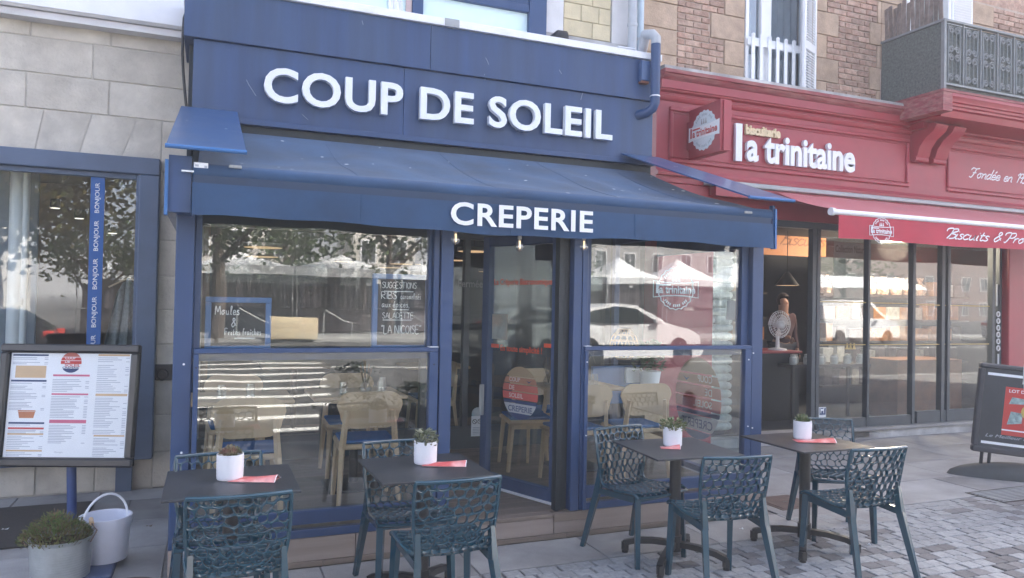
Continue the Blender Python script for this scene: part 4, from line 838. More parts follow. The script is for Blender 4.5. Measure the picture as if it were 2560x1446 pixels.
# round badge of the biscuit shop, reused on flag sign, awning, door decal and pavement sign
def badge(parent, M, r, solid=True, ink=M_PINKBR, name='badge'):
    sc = [(r*(1+.03*math.cos(20*a))*math.cos(a), r*(1+.03*math.cos(20*a))*math.sin(a)) for a in [k*math.pi/60 for k in range(120)]]
    ban = [(-1.25*r, .34*r), (-.6*r, .27*r), (0, .25*r), (.6*r, .27*r), (1.25*r, .34*r), (1.25*r, -.42*r), (.6*r, -.35*r), (0, -.33*r), (-.6*r, -.35*r), (-1.25*r, -.42*r)]
    F = Matrix.Translation((0, 0, .002)); G = Matrix.Translation((0, 0, .004))
    if solid:
        flat(name, [sc], mat('badge_pale', (.66, .76, .80), .6, .03), parent, M); flat(name, [[(x*1.0, y) for x, y in ban]], M_PAPER, parent, M @ F); col = ink
    else:
        b = MB(); b.tube([M @ Vector((x*.97, y*.97, .002)) for x, y in sc[::3]], r*.03, 4, closed=True); b.tube([M @ Vector((x, y, .004)) for x, y in ban], r*.03, 4, closed=True); b.build(name, M_SIGNW, parent); col = M_SIGNW
    g = 0
    text(name, 'a trinitaine', col, parent, M @ G @ Matrix.Translation((-.92*r, -.24*r, 0)), 2.0*r, .36*r, .0005, .03)
    flat(name, [[(-1.1*r, -.24*r), (-.98*r, -.24*r), (-.98*r, .26*r), (-1.1*r, .26*r)]], col, parent, M @ G); flat(name, [[(-.92*r, .12*r), (-.3*r, .12*r), (-.3*r, .2*r), (-.92*r, .2*r)]], col, parent, M @ G)
    for k in (-1, 0, 1): flat(name, [[((k*.17-.07)*r, .33*r), ((k*.17+.07)*r, .33*r), ((k*.17+.03)*r, .5*r), ((k*.17+.02)*r, .6*r), ((k*.17-.02)*r, .6*r), ((k*.17-.03)*r, .5*r)]], mat('badge_figure', (.35, .36, .36), .6) if solid else M_SIGNW, parent, M @ F)
    for a0, a1, s_ in ((2.45, .7, 13), (3.9, 5.5, 13)):
        for k in range(s_):
            a = a0+(a1-a0)*k/(s_-1); c, n_ = Vector((math.cos(a), math.sin(a))), Vector((-math.sin(a), math.cos(a)))
            if k % 5 == 4: continue
            q = [c*r*.74+n_*r*.035, c*r*.86+n_*r*.035, c*r*.86-n_*r*.03, c*r*.74-n_*r*.03]; flat(name, [[(v.x, v.y) for v in q]], mat('badge_ring', (.45, .55, .58), .6) if solid else M_SIGNW, parent, M @ F)
fs = thing('projecting_sign', 'square red projecting sign with round pale badge beside the raised lettering', 'sign', (5.2, 6.8, 3.6))
PXs = AY(1723, 340, 6.93).x
z0, z1 = AX(1721, 398, PXs).z, AX(1723, 276, PXs).z; yb_ = AX(1722, 340, PXs).y; yf_ = AX(1801, 300, PXs).y
z1 = (z1+AX(1801, 249, PXs).z)/2; z0 = (z0+AX(1799, 381, PXs).z)/2
bx('sign_box', M_RED, fs, PXs, PXs+.10, yf_, yb_, z0, z1, .004); bx('edge_trim', M_RED, fs, PXs+.03, PXs+.13, yf_-.02, yf_-.001, z0+.01, z1-.01, .003); bx('wall_bracket', M_RED, fs, PXs+.02, PXs+.09, yb_+.001, RY, z0+.12, z1-.12)
p = AX(1760, 326, PXs)
badge(fs, Matrix.Translation((PXs-.002, p.y, p.z)) @ Matrix(((0, 0, -1, 0), (-1, 0, 0, 0), (0, 1, 0, 0), (0, 0, 0, 1))), (yb_-yf_)*.39)
# red awning
ra = thing('red_awning', 'red retractable canvas awning with white front bar over the biscuit shop', 'awning', (8, 6.4, 2.9))
YA = 6.0; A0 = AY(2086, 527, YA); A1 = AY(2560, 573, YA); zb_ = (A0.z+A1.z)/2; XA0 = A0.x
zv = (AY(2092, 597, YA).z+AY(2560, 627, YA).z)/2
MB().grid(lambda u, v: (XA0+.02+6*u, 6.93+(YA-6.93)*v, 3.04+(zb_+.03-3.04)*v-.03*math.sin(math.pi*v)+.006*math.sin(u*50)), 30, 10).build('canopy', M_REDC, ra, 180)
MB().grid(lambda u, v: (XA0+.03+6*u, YA-.03-.012*math.sin(u*30+.6*math.sin(u*9))*v, zb_-.03+(zv-zb_+.03+.008*math.sin(u*17))*v), 60, 6).build('valance', M_REDC, ra, 180)
MB().tube([(XA0-.04, YA-.02, zb_), (XA0+6, YA-.02, zb_)], .03, 12).build('front_bar', M_WHITE, ra); MB().tube([(XA0-.075, YA-.02, zb_), (XA0-.03, YA-.02, zb_)], .042, 12).build('bar_cap', M_WHITE, ra)
bx('cassette', M_GREY, ra, AY(1770, 438, 6.9).x, 12.4, 6.86, 6.99, 3.045, 3.10, .01); bx('cassette_back', M_RED, ra, 5.3, 12.4, 6.9, 6.999, 2.93, 3.04)
MB().bar((7.9, 6.95, 2.9), (6.9, 6.45, 2.74), .04, .06).bar((6.9, 6.45, 2.74), (XA0+.3, YA+.06, zb_-.07), .035, .05).build('folding_arm', M_TAN, ra)
p = AY(2365, 592, YA-.04); strokes('valance_lettering', 'Biscuits & Produits', M_SIGNW, ra, TM(p.x, YA-.048, p.z-.02), (AY(2560, 610, YA-.04).x-p.x)*1.32, .115, .13, .38, .02, .0, True, SCR)
p = AY(2202, 577, YA-.04); badge(ra, TM(p.x, YA-.048, p.z), AY(2218, 577, YA).x-p.x, False)
# shop glazing
f = MB()
for px_, wd in ((2029, .06), (2040, .05), (2166, .035), (2279, .05), (2352, .06), (2366, .05), (2478, .06), (2494, .05)):
    x = AY(px_, 800, 7.2).x; f.box(x-wd/2, x+wd/2, 7.16, 7.24, .14, 2.735)
f.box(AY(2045, 800, 7.2).x, AY(2275, 800, 7.2).x, 7.17, 7.23, .14, .26); f.box(AY(2290, 800, 7.2).x, 10.5, 7.17, 7.23, .14, .30); f.box(5.38, 10.5, 7.15, 7.25, 2.66, 2.738); f.box(5.39, 5.45, 7.16, 7.24, .14, 2.655); f.box(5.95, 6.0, 7.16, 7.24, .14, 2.655)
gfr = f.build('shop_window_frame', M_ANTH, rs)
xg0 = AY(2045, 800, 7.2).x
MB().box(xg0, 10.5, 7.197, 7.203, .2, 2.66).build('pane', M_GLASS, gfr); MB().box(5.42, 5.97, 7.197, 7.203, .2, 2.66).build('pane', M_GLASS, gfr)
bx('plinth', M_STONEB, rs, 5.381, 10.519, 7.11, 7.3, -.1, .10); bx('door_sill', M_PAVE, rs, 6.02, 10.519, 7.07, 7.3, .103, .138, .004)
vg = MB()
for k in range(5): vg.box(7.62, 7.92, 7.10, 7.109, .025+.014*k, .031+.014*k)
vg.build('vent_grille', M_TBASE, rs)
xt0, xt1 = AY(2050, 862, 7.19).x, AY(2270, 862, 7.19).x; z = AY(2200, 862, 7.19).z
for x0, x1, z_ in ((xt0, xt1, z), (xt0, xt1, AY(2160, 757, 7.19).z), (8.85, 10.3, z), (8.85, 10.3, AY(2420, 765, 7.19).z)): MB().box(x0, x1, 7.192, 7.1955, z_-.006, z_+.006).build('gold_line_decal', M_GOLD, rs)
p = AY(2127, 868, 7.19)
for k in (-1, 0, 1): flat('gold_figure_decal', [[(k*.06-.03, 0), (k*.06+.03, 0), (k*.06+.01, .05), (k*.06+.012, .08), (k*.06-.012, .08), (k*.06-.01, .05)]], M_GOLD, rs, TM(p.x, 7.193, p.z-.03))
p = AY(2085, 690, 7.6); q = AY(2168, 610, 7.6); po = bx('poster', mat('poster_sage', (.25, .33, .29), .7, .15, 6, col2=(.31, .36, .30)), rs, p.x, q.x, 7.6, 7.61, p.z-.3, q.z)
text('poster_lettering', 'Collection Nature', mat('poster_ink', (.07, .12, .10), .7, .05), po, TM(p.x+.02, 7.598, q.z-.14), q.x-p.x-.05, .1, 0, .015)
flat('poster_print', [circ(.06, 16, 1.6, .5)], MATS['poster_ink'], po, TM(p.x+.17, 7.598, q.z-.26))
p = AY(2490, 766, 7.19); q = AY(2517, 712, 7.19); nn = bx('paper_notice', M_PAPER, rs, p.x, q.x, 7.185, 7.19, p.z, q.z); bx('notice_print', M_INK, nn, p.x+.03, q.x-.04, 7.182, 7.1845, p.z+.06, p.z+.12)
og = MB()
for k in range(6):
    p = AY(2494, 786+17*k, 7.16); og.tube([(p.x+.03*math.cos(a), 7.15, p.z+.035*math.sin(a)) for a in [j*math.pi/5 for j in range(10)]], .01, 5, closed=True)
p = AY(2494, 885, 7.16); q = AY(2493, 1000, 7.16); og.tube([(p.x, 7.15, p.z), (q.x, 7.15, q.z)], .012, 6)
tag(og.build('hanging_ornament', M_SIGNW), 'white ring string ornament hanging by the right shop door frame', 'ornament')
p = AY(2046, 1040, 7.19); q = AY(2065, 1018, 7.19); dg = bx('dog_sign', M_PAPER, rs, p.x, q.x, 7.188, 7.194, p.z-.02, q.z); bx('sign_field', M_NAVYPR, dg, p.x+.015, q.x-.008, 7.186, 7.1879, p.z+.01, q.z-.01)
w_ = q.x-p.x
flat('dog_figure', [[(.25*w_, .03), (.32*w_, .03), (.34*w_, .06), (.6*w_, .06), (.62*w_, .03), (.7*w_, .03), (.7*w_, .075), (.78*w_, .1), (.7*w_, .105), (.6*w_, .085), (.3*w_, .085), (.22*w_, .1)]], M_PAPER, dg, TM(p.x, 7.1855, p.z))
# inside the biscuit shop
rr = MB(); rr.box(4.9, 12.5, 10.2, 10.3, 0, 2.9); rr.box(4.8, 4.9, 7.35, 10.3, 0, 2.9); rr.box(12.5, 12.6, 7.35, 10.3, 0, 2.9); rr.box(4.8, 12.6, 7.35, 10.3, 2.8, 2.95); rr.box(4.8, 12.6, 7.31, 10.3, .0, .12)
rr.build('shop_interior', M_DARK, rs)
ob = AY(1975, 600, 9.2); MB().box(ob.x-.9, ob.x+.75, 9.2, 9.25, AY(1975, 640, 9.2).z, AY(1975, 558, 9.2).z+.1).build('lit_sign_band', M_ORANGE, rs)
strokes('lit_sign_lettering', 'Biscuits', mat('brown_ink', (.2, .07, .02), .6), rs, TM(ob.x-.2, 9.198, ob.z-.08), .9, .2, .12, .3, 0, 0, True, SCR)
co = thing('shop_counter', 'dark counter just inside the open biscuit shop door', 'counter', (7.3, 8.0, .12))
ck = AY(1950, 878, 8.0); bx('counter_body', M_BLACK, co, AY(1890, 878, 8.).x, AY(1996, 878, 8.).x, 7.98, 8.6, .12, ck.z-.03); bx('counter_top', M_RED, co, AY(1885, 878, 8.).x, AY(2000, 878, 8.).x, 7.95, 8.62, ck.z-.029, ck.z, .004)
fp = AY(1950, 872, 8.15); fn = thing('desk_fan', 'white desk fan standing on the dark counter in the shop doorway', 'fan', (fp.x, 8.15, ck.z))
MB().lathe([(0, .0), (.13, .0), (.12, .02), (.03, .035), (.02, .22), (0, .22)], (fp.x, 8.2, ck.z), 18).build('base', M_WHITE, fn)
fc = Vector((fp.x-.01, 8.15, ck.z+.36)); hb = MB(); hb.tube([fc+Vector((0, .1, 0)), fc+Vector((0, -.03, 0))], .05, 12); hb.build('motor_housing', M_WHITE, fn)
cg = MB()
for r in (.05, .09, .13, .17, .19): cg.tube([fc+Vector((r*math.cos(a), -.05+.05*(r/.19)**2, r*math.sin(a))) for a in [k*math.pi/14 for k in range(28)]], .0045, 4, closed=True)
for k in range(28): a = k*math.pi/14; cg.tube([fc+Vector((.03*math.cos(a), -.055, .03*math.sin(a))), fc+Vector((.19*math.cos(a), 0, .19*math.sin(a)))], .003, 4)
cg.build('guard', M_WHITE, fn); bl_ = MB()
for k in range(3):
    a0 = k*2.094; bl_.grid(lambda u, v: tuple(fc+Vector(((.03+.14*v)*math.cos(a0+1.1*u), .0+.05*u, (.03+.14*v)*math.sin(a0+1.1*u)))), 5, 4)
bl_.build('blade', mat('fan_blade', (.55, .5, .5), .3), fn)
lp = AY(1968, 700, 8.6); pl = thing('pendant_lamp', 'black cone pendant lamp inside the biscuit shop doorway', 'lamp', (lp.x, 8.6, lp.z))
MB().lathe([(.02, .12), (.04, .1), (.17, -.08), (.165, -.085), (.03, .08)], lp, 20).build('shade', M_BLACK, pl); MB().lathe([(0, 0), (.15, 0), (.15, .004), (0, .004)], lp+Vector((0, 0, -.085)), 18).build('glow', M_WARM, pl); pt_ = bpy.data.lights.new('pendant_light', 'POINT'); pt_.energy = .4; pt_.color = (1, .7, .45); pt_.shadow_soft_size = .1; pto = bpy.data.objects.new('pendant_light', pt_); COL.objects.link(pto); pto.location = lp+Vector((.3, 0, -.14))
MB().tube([lp+Vector((0, 0, .1)), lp+Vector((0, 0, 1))], .006, 6).build('cord', M_BLACK, pl)
q = (9.6, 8.2, 2.72); t = thing('added_ceiling_lamp', 'round white ceiling lamp added to brighten the biscuit shop', 'lamp', q); MB().lathe([(0, .08), (.2, .08), (.2, .0), (.18, -.02), (0, -.02)], q, 20).build('shade', M_WHITE, t); MB().lathe([(0, -.021), (.17, -.021), (.17, -.025), (0, -.025)], q, 20).build('glow', M_SPOT, t)
l_ = bpy.data.lights.new('added_fill_light', 'POINT'); l_.energy = 45; l_.color = (1, .8, .6); l_.shadow_soft_size = .2; lo_ = bpy.data.objects.new('added_fill_light', l_); COL.objects.link(lo_); lo_.location = (9.6, 8.2, 2.6)  # point light and its lamp body are added to brighten the shelves
shm = mat('shelf_board', (.05, .045, .042), .6, .2, 5)
SB = {m: [MB().box(-a/2, a/2, -.09, .09, 0, h, .004).mesh('biscuit_box', MATS[m]) for a, h in ((.2, .24), (.26, .2), (.16, .28))] for m in ('biscuit_box_orange', 'biscuit_tin_dark', 'jar_pale')}
bags = [MB().lathe([(0, 0), (.09, .01), (.1, .1), (.08, .18), (.025, .22), (.06, .3), (.03, .29), (0, .24)], (0, 0, 0), 9).mesh('gift_bag', mat('cellophane_bag', (.42, .26, .18), .25, .6, 30, col2=(.7, .6, .5)))]
for sx_, (x0, x1, ysh) in enumerate(((6.9, 8.15, 9.4), (8.9, 12.2, 9.0))):
    sh = thing('display_shelves', ('dark shelves with biscuit boxes behind the left shop pane', 'dark shelves with biscuit boxes behind the right shop panes')[sx_], 'shelf', ((x0+x1)/2, ysh, .12))
    bx('back_panel', M_DARK, sh, x0, x1, ysh+.2, ysh+.22, .12, 2.5)
    for li, z in enumerate((.45, .8, 1.15, 1.5, 1.9)):
        bx('shelf_board', shm, sh, x0, x1, ysh-.12, ysh+.2, z-.03, z); x = x0+.15
        while x < x1-.15:
            mm_ = ('biscuit_box_orange', 'biscuit_box_orange', 'biscuit_tin_dark', 'jar_pale')[random.randint(0, 3)] if li > 1 else ('biscuit_tin_dark', 'jar_pale', 'biscuit_tin_dark')[random.randint(0, 2)]
            if li == 4 and random.random() < .6: me = bags[0]
            else: me = random.choice(SB[mm_])
            o = link(me.name.split('.')[0], me, None, (x, ysh+.0, z), (0, 0, random.uniform(-.1, .1)))
            tag(o, {'gift_bag': 'tied gift bag of biscuits', 'biscuit_box_orange': 'orange biscuit box', 'biscuit_tin_dark': 'dark biscuit tin', 'jar_pale': 'pale biscuit box'}['gift_bag' if me is bags[0] else me.materials[0].name]+' on the '+('lowest', 'second lowest', 'middle', 'second highest', 'top')[li]+' shelf behind the '+('left shop pane', 'right shop panes')[sx_], 'box', 'packets on the biscuit shop shelves'); x += random.uniform(.24, .34)
sm_ = bx('lower_display', mat('orange_display', (.22, .10, .045), .7, .25, 4), rs, 9.0, 10.3, 7.6, 8.2, .12, .95)
ot = thing('display_table', 'dark table with pale jars behind the biscuit shop glass', 'table', (7.9, 7.9, .12)); bx('table_top', shm, ot, 7.2, 8.6, 7.7, 8.1, .86, .9)
for x_ in (7.25, 8.55):
    for y_ in (7.75, 8.05): bx('leg', shm, ot, x_-.02, x_+.02, y_-.02, y_+.02, .12, .86)
jar = MB().lathe([(0, 0), (.045, 0), (.05, .02), (.05, .09), (.035, .11), (.04, .13), (0, .13)], (0, 0, 0), 12).mesh('jar', M_BOX3)
for i in range(11): tag(link('jar', jar, None, (7.3+.12*i, 7.8+.1*(i % 2), .9)), 'pale jar on the dark table behind the biscuit shop glass', 'jar', 'jars on the shop table')
# stacked cushions seen through the side pane
cu = MB().grid(lambda u, v: (.17*(u-.5)*2, 0, 0), 1, 1)
cu.b.free(); pm = bmesh.new(); bmesh.ops.create_uvsphere(pm, u_segments=14, v_segments=8, radius=1)
for v in pm.verts: v.co = Vector((.15*math.copysign(abs(v.co.x)**.6, v.co.x), .1*v.co.y, .055*math.copysign(abs(v.co.z)**.7, v.co.z)))
me = bpy.data.meshes.new('sack'); pm.to_mesh(me); pm.free(); me.materials.append(mat('pale_sack', (.62, .63, .6), .8, .2, 14, bump=.4)); [setattr(p_, 'use_smooth', True) for p_ in me.polygons]
for i in range(23):
    for j in (0, 1): tag(link('sack', me, None, (5.56+.27*j, 7.45, .2+.1*i), (RAD(random.uniform(-5, 5)), RAD(random.uniform(-7, 7)), RAD(random.uniform(-15, 15)))), 'pale sack stacked in a tall column behind the red pillar', 'sack', 'sacks stacked in the shop window')
p = AX(1693, 722, 5.) ; d = AY(1690, 722, 7.01); badge(rs, TM(d.x, 7.012, d.z), .24, False)
# ================================================================ TERRACE FURNITURE
# lattice chair: hexagonal cells with rounded holes mapped on a bent shell
prof = [(.225, .438), (.19, .456), (.12, .452), (.03, .442), (-.05, .434), (-.11, .436), (-.15, .452), (-.175, .49), (-.186, .55), (-.196, .63), (-.212, .72), (-.236, .815)]
acc = [0]
for a, c in zip(prof, prof[1:]): acc.append(acc[-1]+math.dist(a, c))
PL = acc[-1]
def pat(s):
    s = max(0, min(PL, s))
    for i in range(len(prof)-1):
        if s <= acc[i+1]+1e-9:
            P = [Vector(prof[max(0, min(len(prof)-1, k))]) for k in (i-1, i, i+1, i+2)]; t = (s-acc[i])/(acc[i+1]-acc[i])
            return .5*((2*P[1])+(P[2]-P[0])*t+(2*P[0]-5*P[1]+4*P[2]-P[3])*t*t+(-P[0]+3*P[1]-3*P[2]+P[3])*t**3)
def shell(u, s):
    q = pat(s); f = s/PL; hw = .222-.028*math.exp(-((f-.5)/.18)**2)-.006*f
    back = max(0, min(1, (f-.45)/.2))
    return Vector((u*hw, q.x+.028*u*u*back, q.y+.012*u*u*(1-back)-.004))
rowsN, colsN = 17, 8
def lattice():
    b = bmesh.new(); ch = PL/(rowsN-.0); cw = 2/colsN; cache = {}
    rj = random.Random(3)
    def V(i, j, kx):                         # lattice corner, jittered once
        k = (i, j, kx)
        if k not in cache:
            u = -1+cw*(i+(.5 if j % 2 else 0))+kx*0; s = ch*(j+.0)
            cache[k] = None
        return cache[k]
    corner = {}
    def C(cu, cs):
        k = (round(cu*1000), round(cs*10000))
        if k not in corner:
            edge = abs(cu) > .985 or cs < .004 or cs > PL-.004
            ju, js = (0, 0) if edge else (rj.uniform(-.06, .06), rj.uniform(-.0105, .0105)); corner[k] = (max(-1, min(1, cu+ju)), max(0, min(PL, cs+js)))
        return corner[k]
    def vert(u, s, store={}):
        k = (round(u, 5), round(s, 6))
        if k not in store or not store[k].is_valid: store[k] = b.verts.new(shell(u, s))
        return store[k]
    store = {}
    for j in range(rowsN):
        s0 = ch*j; off = .5 if j % 2 else 0
        for i in range(-1, colsN+1):
            uc = -1+cw*(i+.5+off); 
            a, c = uc-cw/2, uc+cw/2
            if a >= .999 or c <= -.999: continue
            lo = ch*.25
            raw = [(a, s0+lo*.5), (uc, s0-lo*.5), (c, s0+lo*.5), (c, s0+ch-lo*.5), (uc, s0+ch+lo*.5), (a, s0+ch-lo*.5)]
            raw = [(max(-1, min(1, u)), max(0, min(PL, s))) for u, s in raw]
            P = []
            for q in raw:
                q = C(*q)
                if not P or (abs(P[-1][0]-q[0])+abs(P[-1][1]-q[1])) > 1e-6: P.append(q)
            if len(P) > 2 and abs(P[0][0]-P[-1][0])+abs(P[0][1]-P[-1][1]) < 1e-6: P.pop()
            if len(P) < 3: continue
            cu, cs = sum(p[0] for p in P)/len(P), sum(p[1] for p in P)/len(P)
            O = []
            for p, q in zip(P, P[1:]+P[:1]):
                for t in (0, .33, .67): O.append((p[0]+(q[0]-p[0])*t, p[1]+(q[1]-p[1])*t))
            n = len(O); wd = max(p[0] for p in P)-min(p[0] for p in P); hh = max(p[1] for p in P)-min(p[1] for p in P)
            if wd < .09: 
                vs = [vert(*p, store) for p in O]
                try: b.faces.new(vs)
                except ValueError: pass
                continue
            ku = max(.3, 1-.032/wd); ks = max(.3, 1-.0078/hh); H = []
            for k_ in range(n):                # rounded, arch topped hole
                du, ds = O[k_][0]-cu, O[k_][1]-cs
                H.append([du*ku, ds*ks])
            for _ in range(2): H = [[.25*H[k_-1][0]+.5*H[k_][0]+.25*H[(k_+1) % n][0], .25*H[k_-1][1]+.5*H[k_][1]+.25*H[(k_+1) % n][1]] for k_ in range(n)]
            vo = [vert(*p, store) for p in O]; vi = [b.verts.new(shell(cu+p[0]*1.08, cs+p[1]*1.08)) for p in H]
            for k_ in range(n):
                try: b.faces.new((vo[k_], vo[(k_+1) % n], vi[(k_+1) % n], vi[k_]))
                except ValueError: pass
    bmesh.ops.remove_doubles(b, verts=b.verts, dist=1e-4); bmesh.ops.recalc_face_normals(b, faces=b.faces[:])
    me = bpy.data.meshes.new('shell'); b.to_mesh(me); b.free()
    o = bpy.data.objects.new('tmp', me); COL.objects.link(o); md = o.modifiers.new('s', 'SOLIDIFY'); md.thickness = .021; md.offset = 0; md.use_even_offset = False
    bv = o.modifiers.new('b', 'BEVEL'); bv.width = .003; bv.segments = 1; bv.limit_method = 'ANGLE'; bv.angle_limit = RAD(50)
    out = bpy.data.meshes.new_from_object(o.evaluated_get(bpy.context.evaluated_depsgraph_get())); bpy.data.objects.remove(o)
    return out
lat = lattice()
def part_of(me, keep, name):
    b = bmesh.new(); b.from_mesh(me); bmesh.ops.delete(b, geom=[f for f in b.faces if not keep(f.calc_center_median())], context='FACES')
    m2 = bpy.data.meshes.new(name); b.to_mesh(m2); b.free(); m2.materials.append(M_CHAIR)
    for p in m2.polygons: p.use_smooth = True
    m2.set_sharp_from_angle(angle=RAD(50)); return m2
isback = lambda c: c.z > .462 and c.y < -.1
seat_me = part_of(lat, lambda c: not isback(c), 'seat'); back_me = part_of(lat, isback, 'backrest')
GROUP_CH = 'teal lattice chairs on the terrace'
chair0 = thing('terrace_chair', 'x', 'chair', (0, 0, 0), GROUP_CH)
link('seat', seat_me, chair0); link('backrest', back_me, chair0)
rim = []
N_ = 46
for k in range(N_+1): q = shell(-1, PL*k/N_); rim.append(q)
top = [shell(-1+2*k/8, PL) for k in range(1, 8)]; rim2 = [shell(1, PL*(N_-k)/N_) for k in range(N_+1)]; fr_ = [shell(1-2*k/8, 0) for k in range(1, 8)]
MB().tube(rim+top+rim2+fr_, .0105, 8, closed=True).build('edge_frame', M_CHAIR, chair0)
for s in (-1, 1):
    MB().bar((s*.197, .195, .445), (s*.212, .222, 0), .038, .042, .028, .028).build('leg', M_CHAIR, chair0)
    MB().bar((s*.19, -.165, .56), (s*.194, -.19, .40), .022, .034, .034, .044).bar((s*.194, -.19, .402), (s*.228, -.30, 0), .034, .044, .026, .028).build('leg', M_CHAIR, chair0)
    MB().bar((s*.197, .195, .425), (s*.192, -.18, .405), .022, .04).build('side_rail', M_CHAIR, chair0)
MB().bar((-.195, .205, .428), (.195, .205, .428), .024, .024).build('front_rail', M_CHAIR, chair0)
chairs = [ # back-top centre x, y, facing angle (0 = towards the shop), label
 (.145, 3.41, 0, 'teal lattice chair seen from behind at the leftmost terrace table'),
 (1.14, 3.39, 1, 'teal lattice chair seen from behind at the table before the doorway'),
 (2.825, 3.42, -8, 'teal lattice chair seen from behind at the table before the right window pane'),
 (3.86, 3.36, -3, 'teal lattice chair seen from behind at the rightmost terrace table'),
 (.07, 4.39, 183, 'teal lattice chair facing the street behind the leftmost terrace table'),
 (1.09, 4.47, 181, 'teal lattice chair facing the street behind the table before the doorway'),
 (2.66, 4.54, 192, 'teal lattice chair facing the street beside the table before the right pane'),
 (4.44, 4.43, 155, 'teal lattice chair facing the street behind the rightmost terrace table')]
for i, (x, y, a, lab) in enumerate(chairs):
    a = RAD(a); ox, oy = 0, -.236; bx_, by_ = x-(ox*math.cos(a)-oy*math.sin(a)), y-(ox*math.sin(a)+oy*math.cos(a))
    if i == 0: chair0.location = (bx_, by_, 0); chair0.rotation_euler = (0, 0, a); chair0['label'] = lab
    else: dup(chair0, (bx_, by_, 0), a, lab)
# tables
tb0 = thing('terrace_table', 'x', 'table', (0, 0, 0), 'square black tables on the terrace')
MB().box(-.31, .31, -.31, .31, .728, .740, .002).build('table_top', M_TABLE, tb0); MB().tube([(0, 0, .10), (0, 0, .715)], .037, 18).build('column', M_TBASE, tb0)
MB().tube([(0, 0, .07), (0, 0, .17)], .045, 18).build('hub', M_TBASE, tb0); MB().bar((-.2, 0, .718), (.2, 0, .718), .05, .018).bar((0, -.2, .718), (0, .2, .718), .05, .018).build('top_bracket', M_TBASE, tb0)
for k in range(4):
    a = RAD(45+90*k); d = Vector((math.cos(a), math.sin(a), 0))
    b_ = MB(); pts = [(.03, .115), (.15, .11), (.27, .09), (.335, .065)]
    for (r0_, z0_), (r1_, z1_) in zip(pts, pts[1:]): b_.bar(d*r0_+Vector((0, 0, z0_)), d*(r1_+.006)+Vector((0, 0, z1_)), .042, .036, .042, .036)
    b_.bar(d*.335+Vector((0, 0, .07)), d*.335+Vector((0, 0, .015)), .036, .036).tube([d*.335+Vector((0, 0, .0)), d*.335+Vector((0, 0, .02))], .022, 10); b_.build('foot', M_TBASE, tb0)
tabs = [(.127, 4.035, 0, 'square black table leftmost on the terrace, by the white bucket'), (1.14, 4.045, 1, 'square black table in front of the open doorway'), (2.86, 4.10, -4, 'square black table in front of the right window pane'), (3.89, 4.03, 0, 'square black table rightmost on the terrace, past the veranda corner')]
for i, (x, y, a, lab) in enumerate(tabs):
    if i == 0: tb0.location = (x, y, 0); tb0['label'] = lab
    else: dup(tb0, (x, y, 0), RAD(a), lab)
# pots, plants and leaflets on the tables
TZ = .7405
def leaf(b, base, d, L_, w_, th=.3, nrm=None):
    d = d.normalized(); sd_ = d.cross(Vector((0, 0, 1))); sd_ = sd_.normalized() if sd_.length > 1e-3 else Vector((1, 0, 0)); n_ = sd_.cross(d)
    p = [base, base+d*L_*.45+sd_*w_/2+n_*L_*.06, base+d*L_*.85+sd_*w_*.32+n_*L_*.05, base+d*L_+n_*L_*.12, base+d*L_*.85-sd_*w_*.32+n_*L_*.05, base+d*L_*.45-sd_*w_/2+n_*L_*.06]; m_ = base+d*L_*.55-n_*L_*.03
    v = [b.b.verts.new(q) for q in p]; c = b.b.verts.new(m_); lo = b.b.verts.new(m_-n_*w_*th)
    for i in range(6): b.b.faces.new((v[i], v[(i+1) % 6], c)); b.b.faces.new((v[(i+1) % 6], v[i], lo))
pots = [(575, 1203, 'rosette', 'red tinged succulent rosette', 'white ribbed pot with a reddish succulent on the leftmost table'), (1069, 1163, 'round', 'round', 'white scaled pot with a bushy round leaved plant on the doorway table'), (1692, 1118, 'bushy', 'striped', 'white pot with a trailing striped plant on the table before the right pane'), (2019, 1100, 'aloe', 'aloe', 'white pot with a spiky pale succulent on the rightmost table')]
prs = []
for k in range(25):
    z = k/24; prs.append((.066+.0035*math.sin(z*3)+(.0012 if k % 2 else 0), .004+.122*z))
